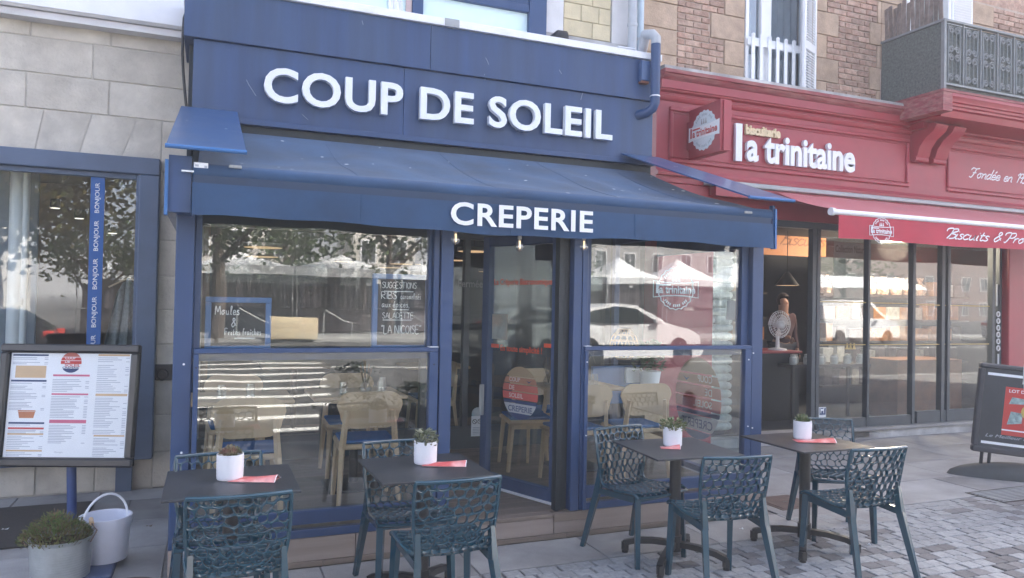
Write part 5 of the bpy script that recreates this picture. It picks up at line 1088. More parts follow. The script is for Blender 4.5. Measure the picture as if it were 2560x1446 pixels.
for i, (px_, py_, kd, _, lab) in enumerate(pots):
    p = AZ(px_, py_, TZ); R_ = .062 if i > 1 else .066
    c = Vector((p.x, p.y+.05, TZ)); pt = thing('potted_plant', lab, 'plant', c, 'potted plants on the terrace tables')
    q = MB(); nn_ = 32; rings = []
    prf = [(.0, .001), (R_*.92, .001), (R_*.97, .006)]+[(R_*(.97+.03*k/14), .006+.115*k/14) for k in range(1, 15)]+[(R_, .128), (R_-.005, .128), (R_-.008, .10), (0, .10)]
    q.lathe(prf, c, nn_)
    for v in q.b.verts:                       # embossed diamond relief
        dv = v.co-c; r_ = dv.to_2d().length
        if r_ > R_*.96 and .012 < dv.z < .118:
            a = math.atan2(dv.y, dv.x); k_ = round(a/(2*math.pi)*nn_)+round(dv.z/.0083); 
            if k_ % 2: v.co += Vector((math.cos(a), math.sin(a), 0))*.0016
    q.build('pot', M_POT, pt, 30); MB().lathe([(0, .108), (R_-.008, .104)], c, 20).build('soil', M_SOIL, pt)
    f = MB(); rr_ = random.Random(i); ct_ = c+Vector((0, 0, .108))
    if kd == 'rosette':
        for cx_, cy_, s_ in ((0, 0, 1), (.03, .02, .75), (-.032, .012, .7), (.012, -.03, .65), (-.015, -.02, .6)):
            for k in range(26):
                a = k*2.4; e = RAD(15+62*(1-k/26)); hh = .028*s_; leaf(f, ct_+Vector((cx_, cy_, hh)), Vector((math.cos(a)*math.cos(RAD(77)-e+.2), math.sin(a)*math.cos(RAD(77)-e+.2), math.sin(RAD(78)-e))), .036*s_+.008, .02*s_)
    elif kd == 'round':
        for k in range(150):
            a, r_, h = rr_.uniform(0, 6.28), rr_.random()**.5*.06, rr_.uniform(.0, .085); d = Vector((math.cos(a), math.sin(a), rr_.uniform(.1, 1.2))); leaf(f, ct_+Vector((math.cos(a)*r_, math.sin(a)*r_, h*(1-r_*r_/.006*.5))), d, rr_.uniform(.02, .032), .019)
    elif kd == 'bushy':
        for k in range(150):
            a, r_, h = rr_.uniform(0, 6.28), rr_.random()**.5*.07, rr_.uniform(.0, .06); d = Vector((math.cos(a), math.sin(a), rr_.uniform(-.5, .9))); leaf(f, ct_+Vector((math.cos(a)*r_, math.sin(a)*r_, h)), d, rr_.uniform(.025, .04), .017)
    else:
        for k in range(34):
            a = k*2.4; e = .25+1.15*(k/34); leaf(f, ct_+Vector((math.cos(a)*.012, math.sin(a)*.012, .006)), Vector((math.cos(a)*math.cos(e), math.sin(a)*math.cos(e), math.sin(e))), .06+.01*rr_.random(), .017)
    f.build('foliage', M_LEAFR if kd in ('rosette',) else (M_LEAFG if kd != 'round' else mat('grey_green_leaf', (.12, .15, .085), .45, .3, 60, col2=(.22, .23, .17))), pt, 25)
for i, (x0p, x1p, yp, lab) in enumerate(((572, 688, 1206, 'folded red leaflet beside the pot on the leftmost table'), (1056, 1164, 1167, 'folded red leaflet beside the pot on the doorway table'), (1652, 1700, 1124, 'small pink folded leaflet in front of the pot before the right pane'), (1992, 2088, 1108, 'folded red leaflet under the pot on the rightmost table'))):
    a = AZ(x0p, yp-2, TZ); c = AZ(x1p, yp, TZ); L_ = (c-a).length; d = (c-a).normalized(); s_ = Vector((-d.y, d.x, 0))
    t = thing('leaflet', lab, 'leaflet', a, 'folded leaflets on the tables'); Wd = .115 if i != 2 else .08
    def sheet(sgn):
        return lambda u, v: tuple(a+d*L_*u-s_*(.02-Wd*v)+Vector((0, 0, .002+(.026*u*math.sin(math.pi*min(1, v*1.15))+.002)*(1 if sgn else .15))))
    MB().grid(sheet(1), 8, 8).build('upper_sheet', M_LEAFLET, t, 180); MB().grid(sheet(0), 8, 6).build('lower_sheet', M_LEAFLET, t, 180); MB().grid(lambda u, v: tuple(a+d*L_*u-s_*(.02-Wd*(-.02-.05*v))+Vector((0, 0, .0022+.001*v))), 8, 1).build('white_border', M_PAPER, t, 180)
    MB().grid(lambda u, v: tuple(a+d*L_*(.985+.03*u)-s_*(.02-Wd*v)+Vector((0, 0, .0035+.026*math.sin(math.pi*min(1, v*1.15))))), 1, 8).build('white_edge', M_PAPER, t, 180)
# ================================================================ MENU BOARD, BUCKETS, MAT
mb = thing('menu_board', 'black framed menu on a blue post standing before the stone wall', 'menu board', (-.86, 6.15, 0))
MXv = Vector((math.cos(RAD(-21)), math.sin(RAD(-21)), 0)); mn = Vector((math.sin(RAD(-21)), -math.cos(RAD(-21)), 0)).normalized()
tilt = Vector((0, 0, 1))*math.cos(RAD(6))-mn*math.sin(RAD(6)); mnn = MXv.cross(tilt)
mc = AP(168, 1013, (-.86, 6.1, .9), -mn); ctr = mc
hw = ((AP(343, 1000, ctr, mn)-AP(-6, 1000, ctr, mn)).length)/2; hh = ((AP(168, 862, ctr, mn)-AP(168, 1166, ctr, mn)).length)/2
BM = Matrix((( MXv.x, tilt.x, mnn.x, ctr.x), (MXv.y, tilt.y, mnn.y, ctr.y), (MXv.z, tilt.z, mnn.z, ctr.z), (0, 0, 0, 1))) @ Matrix.Rotation(RAD(.4), 4, 'Z')
f = MB(); e = .06
for a in ((-hw, hw, -hh, -hh+e), (-hw, hw, hh-e, hh), (-hw, -hw+e, -hh+e+.001, hh-e-.001), (hw-e, hw, -hh+e+.001, hh-e-.001)): f.box(a[0], a[1], a[2], a[3], -.03, .025, .012, BM)
f.build('frame', mat('black_frame_paint', (.02, .022, .026), .35, .15, 8, coat=.2), mb); MB().box(-hw+.01, hw-.01, -hh+.01, hh-.01, -.035, -.012, 0, BM).build('back_panel', M_BLACK, mb)
sheet_ = MB().box(-hw+e+.006, hw-e-.006, -hh+e+.006, hh-e-.006, -.0119, -.008, 0, BM).build('menu_sheet', M_PAPER, mb)
iw, ih = 2*(hw-e), 2*(hh-e)
def mrect(u0, u1, v0, v1, m, name='menu_print'):                      # fractions of the sheet, v downwards
    flat(name, [[((u0-.5)*iw, (.5-v1)*ih), ((u1-.5)*iw, (.5-v1)*ih), ((u1-.5)*iw, (.5-v0)*ih), ((u0-.5)*iw, (.5-v0)*ih)]], m, sheet_, BM @ Matrix.Translation((0, 0, -.0075)), .0006)
for a in ((.02, .31, .02, .036, M_NAVYPR), (.02, .31, .265, .282, M_NAVYPR), (.03, .32, .665, .682, M_NAVYPR), (.03, .32, .715, .732, M_PINKBR), (.03, .32, .77, .785, M_TAN), (.03, .32, .925, .94, M_TAN), (.36, .66, .21, .228, M_PINK), (.36, .66, .39, .406, M_PINK), (.36, .66, .64, .672, M_PINK), (.72, .98, .012, .03, M_TAN), (.72, .98, .39, .412, M_TAN), (.73, .98, .78, .795, M_TAN), (.05, .30, .13, .245, M_TAN)): mrect(*a[:4], a[4])
ml = MB(); rr_ = random.Random(5)
def lines(u0, u1, v0, v1, st, price=True):
    v = v0
    while v < v1:
        if rr_.random() > .12:
            L_ = rr_.uniform(.35, .8)*(u1-u0); ml.box((u0-.5)*iw, (u0+L_-.5)*iw, (.5-v-.0055)*ih, (.5-v)*ih, -.0073, -.0068, 0, BM)
            if price and rr_.random() > .4: ml.box((u1-.03-.5)*iw, (u1-.5)*iw, (.5-v-.0055)*ih, (.5-v)*ih, -.0073, -.0068, 0, BM)
        v += st
for a in ((.02, .31, .05, .125, .015), (.02, .31, .295, .55, .014), (.03, .32, .69, .71, .012), (.03, .32, .74, .765, .012), (.03, .32, .795, .92, .016), (.03, .32, .95, .985, .014), (.36, .66, .24, .38, .016), (.36, .66, .42, .63, .015), (.36, .66, .69, .87, .015), (.72, .98, .045, .38, .018), (.72, .98, .43, .77, .016), (.73, .98, .81, .985, .015)): lines(*a)
kind(ml.build('menu_text_lines', M_INK, sheet_, 0), 'stuff')
LM = BM @ Matrix.Translation((.0*iw, (.5-.095)*ih, -.0068)); r_ = .085*iw
for z0_, z1_, m_ in ((.55, .99, MATS['decal_coral']), (.2, .5, M_PINKBR), (-.15, .15, M_PINKBR), (-.99, -.6, M_NAVYPR)):
    p_ = [(r_*math.sqrt(max(0, 1-(z0_+(z1_-z0_)*k/8)**2)), r_*(z0_+(z1_-z0_)*k/8)) for k in range(9)]; flat('menu_logo', [p_+[(-x, y) for x, y in p_][::-1]], m_, sheet_, LM, .0004)
for s_, z_ in (('COUP', .3), ('DE', -.05), ('SOLEIL', -.4)): text('menu_logo', s_, M_SIGNW if s_ != 'SOLEIL' else M_PINKBR, sheet_, LM @ Matrix.Translation((-.6*r_, z_*r_, .0006)), r_*(.25*len(s_)), .25*r_, 0, .02)
text('menu_logo', 'CREPERIE', M_NAVYPR, sheet_, LM @ Matrix.Translation((-.8*r_, -.6*r_+.01*r_, .0006)), 1.6*r_, .17*r_, 0, .02)
flat('menu_drawing', [[(-.05, -.02), (.05, -.02), (.06, .025), (-.06, .025)], [(-.065, .027), (.065, .027), (.06, .035), (-.06, .035)]], mat('print_terracotta', (.50, .2, .1), .6), sheet_, BM @ Matrix.Translation((-.33*iw, (.5-.6)*ih, -.0072)), .0004)
text('menu_print', 'Google', M_INK, sheet_, BM @ Matrix.Translation((-.08*iw, (.5-.955)*ih, -.0072)), .07*iw, .018*ih, 0, 0)
pb = AZ(180, 1318, 0); pc = ctr-mnn*.05
MB().tube([(pb.x, pb.y, .01), (pc.x+.01, pc.y, pc.z-hh+.08)], .032, 16).build('post', mat('post_blue', (.02, .06, .2), .35, .1, 6), mb)
bpt = MB(); bpt.prism([(-.3, -.22), (.3, -.22), (.3, .22), (-.3, .22)], .012, Matrix.Translation((pb.x+.05, pb.y-.1, .001))); bpt.build('base_plate', MATS['post_blue'], mb)
p1, p2 = AZ(250, 1443, .04), AZ(266, 1424, .04)
pl_ = thing('planter_plinth', 'low blue plinth board under the white bucket and the zinc tub', 'plinth', (-.6, 5.1, 0))
MB().box(-.86, -.49, 4.86, 5.36, .002, .045, .006).build('board', mat('plinth_blue', (.05, .08, .16), .6, .2, 6), pl_)
PZ = .0455
bc = AZ(254, 1414, PZ); bcy = bc.y+.13; wb = thing('white_bucket', 'white plastic bucket with its handle up beside the zinc tub', 'bucket', (bc.x, bcy, PZ))
sc = (bcy*.926+bc.x*.378)/1850; R0, R1, Hb = 52*sc, 57*sc, .265
MB().lathe([(0, .004), (R0*.97, 0), (R0, .01), (R1-.004, Hb*.76), (R1+.002, Hb*.765), (R1+.006, Hb*.9), (R1+.007, Hb), (R1-.004, Hb), (R1-.008, Hb*.9), (R0-.01, .012), (0, .012)], (bc.x, bcy, PZ), 36).build('tub', M_BUCKET, wb, 40)
MB().lathe([(0, Hb*.5), (R1-.012, Hb*.5)], (bc.x, bcy, PZ), 24).build('water', mat('grey_water', (.45, .47, .5), .05, .05), wb)
hd = []
for k in range(17):
    a = math.pi*k/16; hd.append((bc.x+(R1+.004)*math.cos(a)*.8, bcy-.02+.07*math.sin(a)+(R1)*.6*math.cos(a), PZ+Hb*.82+.165*math.sin(a)))
MB().tube(hd, .0075, 8).build('handle', M_WHITE, wb)
zc_ = AZ(137, 1456, PZ); zx, zy = zc_.x+.01, zc_.y+.11; zt = thing('zinc_planter', 'ribbed galvanised tub planted with a low green herb', 'planter', (zx, zy, PZ))
sc = (zy*.926+zx*.378)/1850; R1 = 69*sc; R0 = R1*.93; Hz = .225
pf = [(0, .003), (R0, .0)]+[(R0+(R1-R0)*k/36+.0022*math.sin(k*1.55), .01+(Hz-.03)*k/36) for k in range(37)][:1]+[(R0+(R1-R0)*k/112+.0005*math.sin(k*.785), .01+(Hz-.03)*k/112) for k in range(113)]+[(R1+.006, Hz-.008), (R1+.006, Hz), (R1-.003, Hz), (R1-.006, Hz-.04), (0, Hz-.04)]
MB().lathe(pf, (zx, zy, PZ), 36).build('tub', M_GALV, zt, 50); MB().lathe([(0, Hz-.02), (R1-.006, Hz-.038)], (zx, zy, PZ), 20).build('soil', M_SOIL, zt)
hx_, hy_ = zx+R1+.005, zy+.03
MB().tube([(hx_-.01, hy_-.1, PZ+Hz-.03), (hx_+.02, hy_-.08, PZ+Hz+.03), (hx_-.01, hy_-.04, PZ+Hz+.055), (hx_-.03, hy_+.06, PZ+Hz+.05)], .004, 6).build('wire_handle', M_CASTIRON, zt); MB().tube([(hx_-.015, hy_-.02, PZ+Hz+.055), (hx_-.03, hy_+.06, PZ+Hz+.06)], .013, 8).build('wooden_grip', M_WOODL, zt)
f = MB(); f2 = MB(); rr_ = random.Random(11)
for k in range(1500):
    a, r_ = rr_.uniform(0, 6.28), rr_.random()**.5*R1*1.12; h = rr_.random()**.7*(.16-.11*(r_/R1)**2)
    p_ = Vector((zx-.03+math.cos(a)*r_, zy+math.sin(a)*r_, PZ+Hz-.02+h)); d = Vector((math.cos(a)*rr_.uniform(.1, 1), math.sin(a)*rr_.uniform(.1, 1), rr_.uniform(.0, 1.1)))
    leaf(f if rr_.random() < .8 else f2, p_, d, rr_.uniform(.014, .03), rr_.uniform(.006, .012), .15)
for k in range(70):
    a, r_ = rr_.uniform(0, 6.28), rr_.random()**.5*R1; p_ = Vector((zx-.02+math.cos(a)*r_, zy+math.sin(a)*r_, PZ+Hz-.03)); f2.tube([p_, p_+Vector((math.cos(a)*.04, math.sin(a)*.04, .12-.3*r_*r_/R1/R1*.3))], .0015, 4)
f.build('foliage', M_HERB, zt, 0); f2.build('dry_stems', M_HERBD, zt, 0)
m0, m1, m2_, m3 = AZ(0, 1272, .012), AZ(236, 1258, .012), AZ(200, 1345, .012), AZ(0, 1382, .012)
o = MB().box(-2.3, m1.x, 5.72, 6.78, .001, .014, .004).build('rubber_mat', M_RUBBER); tag(o, 'dark ribbed doormat lying before the stone wall under the menu board', 'mat')
p = AZ(325, 1452, 0); o = MB().lathe([(0, .002), (.16, .002), (.16, .006), (.14, .006), (.138, .003), (0, .003)], (p.x, p.y-.12, 0), 26).build('drain_cover', M_CASTIRON); tag(o, 'round rusty drain cover in the pavement below the white bucket', 'manhole')
for i, (px_, py_, lab) in enumerate(((12, 1323, 'small white paper scrap on the dark doormat'), (1852, 1322, 'small white paper scrap under the chair before the right pane'), (372, 1315, 'dark scrap of leaf on the slabs left of the leftmost table'), (2170, 1361, 'tiny cigarette end on the setts by the rightmost table'))):
    p = AZ(px_, py_, .016 if i == 0 else .004); o = MB().grid(lambda u, v: (p.x+.035*(u-.5)+.008*v, p.y+.022*(v-.5), p.z+.006*math.sin(u*5+v*3)), 3, 2).build('scrap', M_HERBD if i == 2 else M_PAPER); tag(o, lab, 'litter')
# manhole, drain grate, pavement sign
p = AZ(1963, 1257, 0); mh = thing('manhole_cover', 'small square brown iron cover in the pale slabs by the veranda corner', 'manhole', (p.x, p.y, 0))
bx('frame', M_CASTIRON, mh, p.x-.2, p.x+.2, p.y-.19, p.y+.19, .0, .005); bx('plate', M_CASTIRON, mh, p.x-.17, p.x+.17, p.y-.16, p.y+.16, .0055, .009, .002); bx('lifting_slot', M_BLACK, mh, p.x-.03, p.x+.03, p.y-.012, p.y+.012, .0091, .0098)
p = AZ(2520, 1238, 0); gr = thing('drain_grate', 'dark iron drain grate in front of the pavement sign', 'grate', (p.x, p.y, 0)); bx('frame', M_TBASE, gr, p.x-.32, p.x+.5, p.y-.18, p.y+.18, .001, .004)
for k in range(9): bx('grate_bar', M_GREY, gr, p.x-.3, p.x+.48, p.y-.16+.036*k, p.y-.145+.036*k, .0045, .009)
ps = thing('pavement_sign', 'dark framed swinging pavement sign on a rubber base by the shop', 'sign', (7.3, 4.95, 0))
P0 = AZ(2452, 906, 1.15); P1 = AZ(2560, 926, 1.15); pd = Vector((math.cos(RAD(-33)), math.sin(RAD(-33)), 0)); pnm = Vector((pd.y, -pd.x, 0))
if pnm.y > 0 and pnm.x > 0: pnm = -pnm
pw = .84; zlo = AP(2440, 1128, P0, pnm).z
PM = Matrix(((pd.x, 0, pnm.x, P0.x), (pd.y, 0, pnm.y, P0.y), (0, 1, 0, 0), (0, 0, 0, 1))); Hs = 1.15-zlo; PM = PM @ Matrix.Translation((0, 1.15, 0)) @ Matrix.Rotation(RAD(-5), 4, 'Z') @ Matrix.Translation((0, -1.15, 0))
f = MB(); e = .05
for a in ((0, pw, zlo, zlo+e+.01), (0, pw, 1.15-e, 1.15), (0, e, zlo+e+.011, 1.15-e-.001), (pw-e, pw, zlo+e+.011, 1.15-e-.001)): f.box(a[0], a[1], a[2], a[3], -.05, .02, .012, PM)
f.build('frame', mat('dark_grey_frame', (.055, .057, .065), .5, .1, 6), ps); sf = MB().box(e-.01, pw-e+.01, zlo+e, 1.15-e, -.045, .004, 0, PM).build('poster_panel', mat('poster_slate', (.04, .047, .055), .5, .15, 4), ps)
Q = PM @ Matrix.Translation((0, 0, .0045))
def sq(u0, u1, v0, v1, m, dz=0): flat('poster_print', [[(u0*pw, 1.15-v1*Hs), (u1*pw, 1.15-v1*Hs), (u1*pw, 1.15-v0*Hs), (u0*pw, 1.15-v0*Hs)]], m, sf, Q @ Matrix.Translation((0, 0, dz)), .0005)
sq(.30, .92, .24, .78, M_PINKBR); sq(.09, .92, .10, .13, M_PAPER); sq(.09, .92, .87, .90, M_PAPER); sq(.30, .92, .715, .73, M_PAPER, .0007)
badge(sf, Q @ Matrix.Translation((.6*pw, 1.15-.155*Hs, .001)), .085)
text('poster_print', 'LOT DE 4 COFFRETS', M_SIGNW, sf, Q @ Matrix.Translation((.34*pw, 1.15-.30*Hs, .001)), .54*pw, .035*Hs, 0, .015)
flat('poster_print', [circ(.075, 24)], mat('print_yellow', (.55, .42, .1), .6), sf, Q @ Matrix.Translation((.58*pw, 1.15-.5*Hs, .002)), .0005)
for u_, v_, w_, h_ in ((.35, .36, .2, .07), (.35, .52, .16, .14), (.7, .4, .17, .12), (.66, .58, .18, .08)): flat('poster_print', [[(u_*pw, 1.15-(v_+h_)*Hs), ((u_+w_)*pw, 1.15-(v_+h_*.8)*Hs), ((u_+w_)*pw, 1.15-v_*Hs), ((u_+.03)*pw, 1.15-(v_-.01)*Hs)]], mat('print_teal', (.3, .42, .42), .6, .4, 25), sf, Q @ Matrix.Translation((0, 0, .001)), .0005)
strokes('poster_print', 'Le Meilleur de Bretagne', M_INK, sf, Q @ Matrix.Translation((.13*pw, 1.15-.82*Hs, .001)), .75*pw, .05*Hs, .12, .35, .0, 0, True, SCR) if False else text('poster_print', 'Le Meilleur de', M_INK, sf, Q @ Matrix.Translation((.13*pw, 1.15-.82*Hs, .001)), .5*pw, .035*Hs, 0, 0, .3)
for u_ in (.25, .42): MB().tube([PM @ Vector((u_*pw*.5, .1, -.02)), PM @ Vector((u_*pw*.5, zlo+.01, -.02))], .016, 10).build('stem', M_TBASE, ps)
bsb = MB(); cxy = PM @ Vector((.5*pw, 0, -.02)); RB = Matrix.Translation((cxy.x, cxy.y, 0)) @ Matrix.Rotation(math.atan2(pd.y, pd.x), 4, 'Z')
q = bmesh.ops.create_uvsphere(bsb.b, u_segments=22, v_segments=10, radius=1)['verts']
for v in q: v.co = RB @ Vector((.62*v.co.x, .25*v.co.y*(1-.35*abs(v.co.x)), max(0, .0+.14*v.co.z**1 if v.co.z > 0 else 0)))
bsb.build('rubber_base', mat('base_rubber', (.05, .058, .06), .6, .2, 6), ps)
# ================================================================ DINING ROOM: chairs, tables, boards, lamps
FZ = .178
wc = thing('dining_chair', 'x', 'chair', (0, 0, 0), 'oak dining chairs in the restaurant')
q = MB(); pts = []
def rr_rect(hw, h0, h1, r, n=6):
    out = []
    for cx_, cz_, a0 in ((hw-r, h1-r, 0), (-hw+r, h1-r, 90), (-hw+r*1.25, h0+r*1.1, 180), (hw-r*1.25, h0+r*1.1, 270)):
        for k in range(n+1): a = RAD(a0+90*k/n); out.append((cx_+r*math.cos(a), cz_+r*math.sin(a)))
    return out
poly = rr_rect(.235, .56, .835, .10)
for dy in (-.012, .006):
    pass
f_ = []; bk_ = []
for x, z in poly: cv = .28*x*x-.22*(z-.56)*.35; f_.append(q.b.verts.new((x, -.205+cv-.007, z))); bk_.append(q.b.verts.new((x, -.205+cv+.008, z)))
q.b.faces.new(f_); q.b.faces.new(bk_[::-1]); n = len(f_)
for k in range(n): q.b.faces.new((f_[k], bk_[k], bk_[(k+1) % n], f_[(k+1) % n]))
q.build('backrest', M_WOODL, wc)
q = MB().box(-.215, .215, -.19, .23, .415, .452, .012); q.build('seat', M_WOODL, wc); MB().box(-.20, .20, -.17, .215, .453, .478, .012).build('seat_pad', M_CUSH, wc)
for s in (-1, 1):
    MB().bar((s*.165, -.222, .70), (s*.19, -.19, .43), .024, .03, .034, .036).bar((s*.19, -.19, .431), (s*.215, -.245, 0), .034, .036, .022, .024).build('leg', M_WOODL, wc)
    MB().bar((s*.185, .19, .42), (s*.205, .225, 0), .034, .036, .022, .024).build('leg', M_WOODL, wc); MB().bar((s*.185, -.18, .395), (s*.185, .19, .395), .02, .045).build('side_rail', M_WOODL, wc)
dch = [(.26, 5.36, 0, 'oak dining chair seen from behind through the left pane, nearest the corner post'), (1.10, 5.52, -3, 'oak dining chair seen from behind before the table in the left pane'), (1.14, 6.42, 178, 'oak dining chair facing the street behind the table in the left pane'), (.22, 6.45, 183, 'oak dining chair facing the street, half hidden by the corner chair'),
 (3.42, 5.52, -4, 'oak dining chair seen from behind in the right pane beside the mirrored disc'), (2.86, 5.55, 2, 'oak dining chair seen from behind at the left edge of the right pane'), (2.98, 6.55, 180, 'oak dining chair facing the street behind the table in the right pane'), (2.72, 6.2, 80, 'oak dining chair seen through the open door leaf'), (2.25, 7.75, 90, 'oak dining chair in the back room seen through the doorway')]
for i, (x, y, a, lab) in enumerate(dch):
    if i == 0: wc.location = (x, y, FZ); wc.rotation_euler = (0, 0, RAD(a)); wc['label'] = lab
    else: dup(wc, (x, y, FZ), RAD(a), lab)
dt = thing('dining_table', 'x', 'table', (0, 0, 0), 'dining tables in the restaurant'); MB().box(-.36, .36, -.3, .3, .72, .75, .008).build('table_top', M_WOODL, dt); MB().tube([(0, 0, .03), (0, 0, .72)], .035, 12).build('column', M_TBASE, dt); MB().box(-.22, .22, -.22, .22, 0, .018, .004).build('foot_plate', M_TBASE, dt)
dtab = [(1.10, 5.98, 'oak dining table in the left pane set with glasses'), (.24, 5.92, 'oak dining table behind the corner chair in the left pane'), (3.12, 6.05, 'oak dining table in the right pane with upturned glasses'), (2.42, 8.3, 'oak dining table in the back room seen through the doorway'), (.9, 8.6, 'oak dining table deep in the back room behind the left pane')]
for i, (x, y, lab) in enumerate(dtab):
    if i == 0: dt.location = (x, y, FZ); dt['label'] = lab
    else: dup(dt, (x, y, FZ), 0, lab)
gm = MB().lathe([(0, .0), (.034, 0), (.036, .006), (.027, .10), (.025, .10), (.032, .008), (0, .007)], (0, 0, 0), 14).mesh('drinking_glass', M_CLEAR)
for x, y in ((.98, 5.82), (1.28, 5.84), (1.35, 6.1), (.1, 5.8), (.3, 5.85), (3.22, 5.95), (3.28, 5.98), (2.9, 5.9), (2.3, 8.15), (2.36, 8.2), (2.5, 8.2)): tag(link('drinking_glass', gm, None, (x, y, FZ+.7505)), 'upturned clear tumbler on the oak table '+('in the back room' if y > 7 else 'in the right pane' if x > 2 else 'behind the corner chair' if x < .6 else 'in the left pane'), 'glass', 'tumblers on the dining tables')
vm = MB().lathe([(0, 0), (.04, .005), (.05, .04), (.03, .08), (.018, .1), (.024, .12), (.02, .118), (.014, .1), (.0, .09)], (0, 0, 0), 16).mesh('vase', M_CLEAR)
for x, y, lab in ((1.16, 5.86, 'small round glass vase on the table in the left pane'), (2.82, 6.0, 'small glass vase with dry grass on the table in the right pane')):
    t = thing('bud_vase', lab, 'vase', (x, y, FZ+.7505)); o = link('vase', vm, t); o.location = (x, y, FZ+.7505)
    st_ = MB()
    for k in range(7): a = k*.9; st_.tube([(x, y, FZ+.78), (x+.05*math.cos(a), y+.03*math.sin(a), FZ+.95+.03*(k % 3))], .004, 4)
    st_.build('dry_stem', M_HERBD, t)
def chalkboard(x0, x1, z0, z1, Y, lab, rows):
    t = thing('chalkboard', lab, 'chalkboard', ((x0+x1)/2, Y, z0), 'blue framed chalkboards'); f = MB(); e = .035
    for a in ((x0, x1, z0, z0+e), (x0, x1, z1-e, z1), (x0, x0+e, z0+e, z1-e), (x1-e, x1, z0+e, z1-e)): f.box(a[0], a[1], Y-.02, Y+.02, a[2], a[3], .004)
    f.build('frame', M_BLUEFR, t); bx('slate', M_BOARD, t, x0+e-.01, x1-e+.01, Y-.005, Y+.01, z0+e, z1-e)
    for s_, px_, py_, pw_, ph_ in rows:
        a = AY(px_, py_, Y-.01); c = AY(px_+pw_, py_, Y-.01); h = ph_*(a-CAMPOS).dot(fw)/1850
        if s_ == '_': bx('chalk_line', M_CHALK, t, a.x, c.x, Y-.0075, Y-.006, a.z-.004, a.z+.002)
        else: strokes('chalk_lettering', s_, M_CHALK, t, TM(a.x, Y-.0065, a.z), c.x-a.x, h, .10)
YB = 5.0
a = AY(514, 742, YB); c = AY(676, 862, YB)
chalkboard(a.x, c.x, 1.33, a.z, YB, 'low blue framed chalkboard reading Moules and Frites in the left pane', [('Moules', 538, 787, 60, 22), ('&', 578, 818, 12, 22), ('Frites', 562, 838, 38, 16), ('fraîches', 606, 838, 46, 16), ('_', 586, 846, 52, 0)])
a = AY(932, 684, YB); c = AY(1072, 862, YB)
chalkboard(a.x, c.x, 1.33, a.z, YB, 'tall blue framed chalkboard of suggestions at the right of the left pane', [('SUGGESTIONS:', 956, 720, 88, 15), ('_', 960, 728, 74, 0), ('RIBS', 954, 747, 38, 17), ('caramelisés', 1002, 748, 50, 15), ('aux épices,', 955, 768, 68, 16), ('_', 982, 774, 40, 0), ('SALADETTE:', 956, 796, 80, 14), ('_', 957, 800, 72, 0), ('"LA NICOISE"', 954, 834, 98, 20)])
# lamps
lm = [(658, 620, 9.0, .22), (655, 643, 11.0, .23), (1186, 630, 8.2, .2), (1003, 661, 10.6, .17), (975, 670, 11.6, .17), (1058, 662, 11.2, .14), (1140, 652, 11., .2), (1210, 680, 11.8, .1), (1540, 660, 10.5, .2), (860, 655, 12.0, .16)]
lroot = None
for i, (px_, py_, Y, r) in enumerate(lm):
    p = AY(px_, py_, Y); t = thing('pendant_lamp', ('largest disc lamp at the upper left of the left pane', 'disc lamp just under the largest one in the left pane', 'grey disc lamp at the top of the doorway', 'long thin disc lamp over the tall chalkboard', 'low disc lamp left of the tall chalkboard top', 'small disc lamp at the right edge of the left pane', 'thin disc lamp beside the left door post', 'smallest disc lamp beside the open door leaf', 'disc lamp seen at the top of the right pane', 'faint disc lamp in the middle of the left pane')[i], 'lamp', p, 'disc lamps in the dining room')
    MB().lathe([(0, .05), (r*.97, .05), (r, .045), (r, .003), (r-.006, .003), (r-.01, .012), (0, .012)], p, 28).build('shade', mat('lamp_grey', (.12, .125, .12), .6, .05), t); MB().lathe([(0, .006), (r-.012, .006), (r-.012, .0), (0, 0)], p, 28).build('glow', M_WARM, t); MB().tube([p+Vector((0, 0, .05)), p+Vector((0, 0, max(.2, 3-p.z)))], .004, 5).build('cord', M_BLACK, t)
# wicker lamp and plants at the right of the veranda
p = AY(1560, 862, 6.7); t = thing('wicker_lamp', 'openwork wicker basket lamp behind the right pane', 'lamp', p)
w_ = MB()
for k in range(12): a = k*math.pi/6; w_.tube([(p.x+rr*math.cos(a+ph), p.y+rr*math.sin(a+ph), p.z+z) for rr, z, ph in ((.06, .16, 0), (.13, .08, .2), (.15, 0, .4), (.13, -.08, .6), (.07, -.15, .8))], .006, 5)
for z, rr in ((.16, .06), (.1, .115), (.04, .145), (-.03, .148), (-.09, .12), (-.15, .07)): w_.tube([(p.x+rr*math.cos(a), p.y+rr*math.sin(a), p.z+z) for a in [k*math.pi/10 for k in range(20)]], .005, 5, closed=True)
w_.build('basket', M_WICKER, t)
p = AY(1625, 905, 6.8); f = MB(); rr_ = random.Random(8)
for k in range(160): a = rr_.uniform(0, 6.28); leaf(f, Vector((p.x, p.y, p.z-.1))+Vector((rr_.uniform(-.16, .16), rr_.uniform(-.1, .1), rr_.uniform(0, .3))), Vector((math.cos(a), math.sin(a), rr_.uniform(-.2, .8))), .08, .04)
t = thing('house_plant', 'dark leafy plant behind the right pane near the red pillar', 'plant', (p.x, p.y, p.z-.3)); f.build('foliage', M_TREE, t); MB().lathe([(0, 0), (.09, 0), (.12, .2), (0, .19)], (p.x, p.y, p.z-.3), 16).build('pot', M_WHITE, t)
bx('plant_stand', M_WOODL, t, p.x-.15, p.x+.15, p.y-.15, p.y+.15, FZ, p.z-.301)
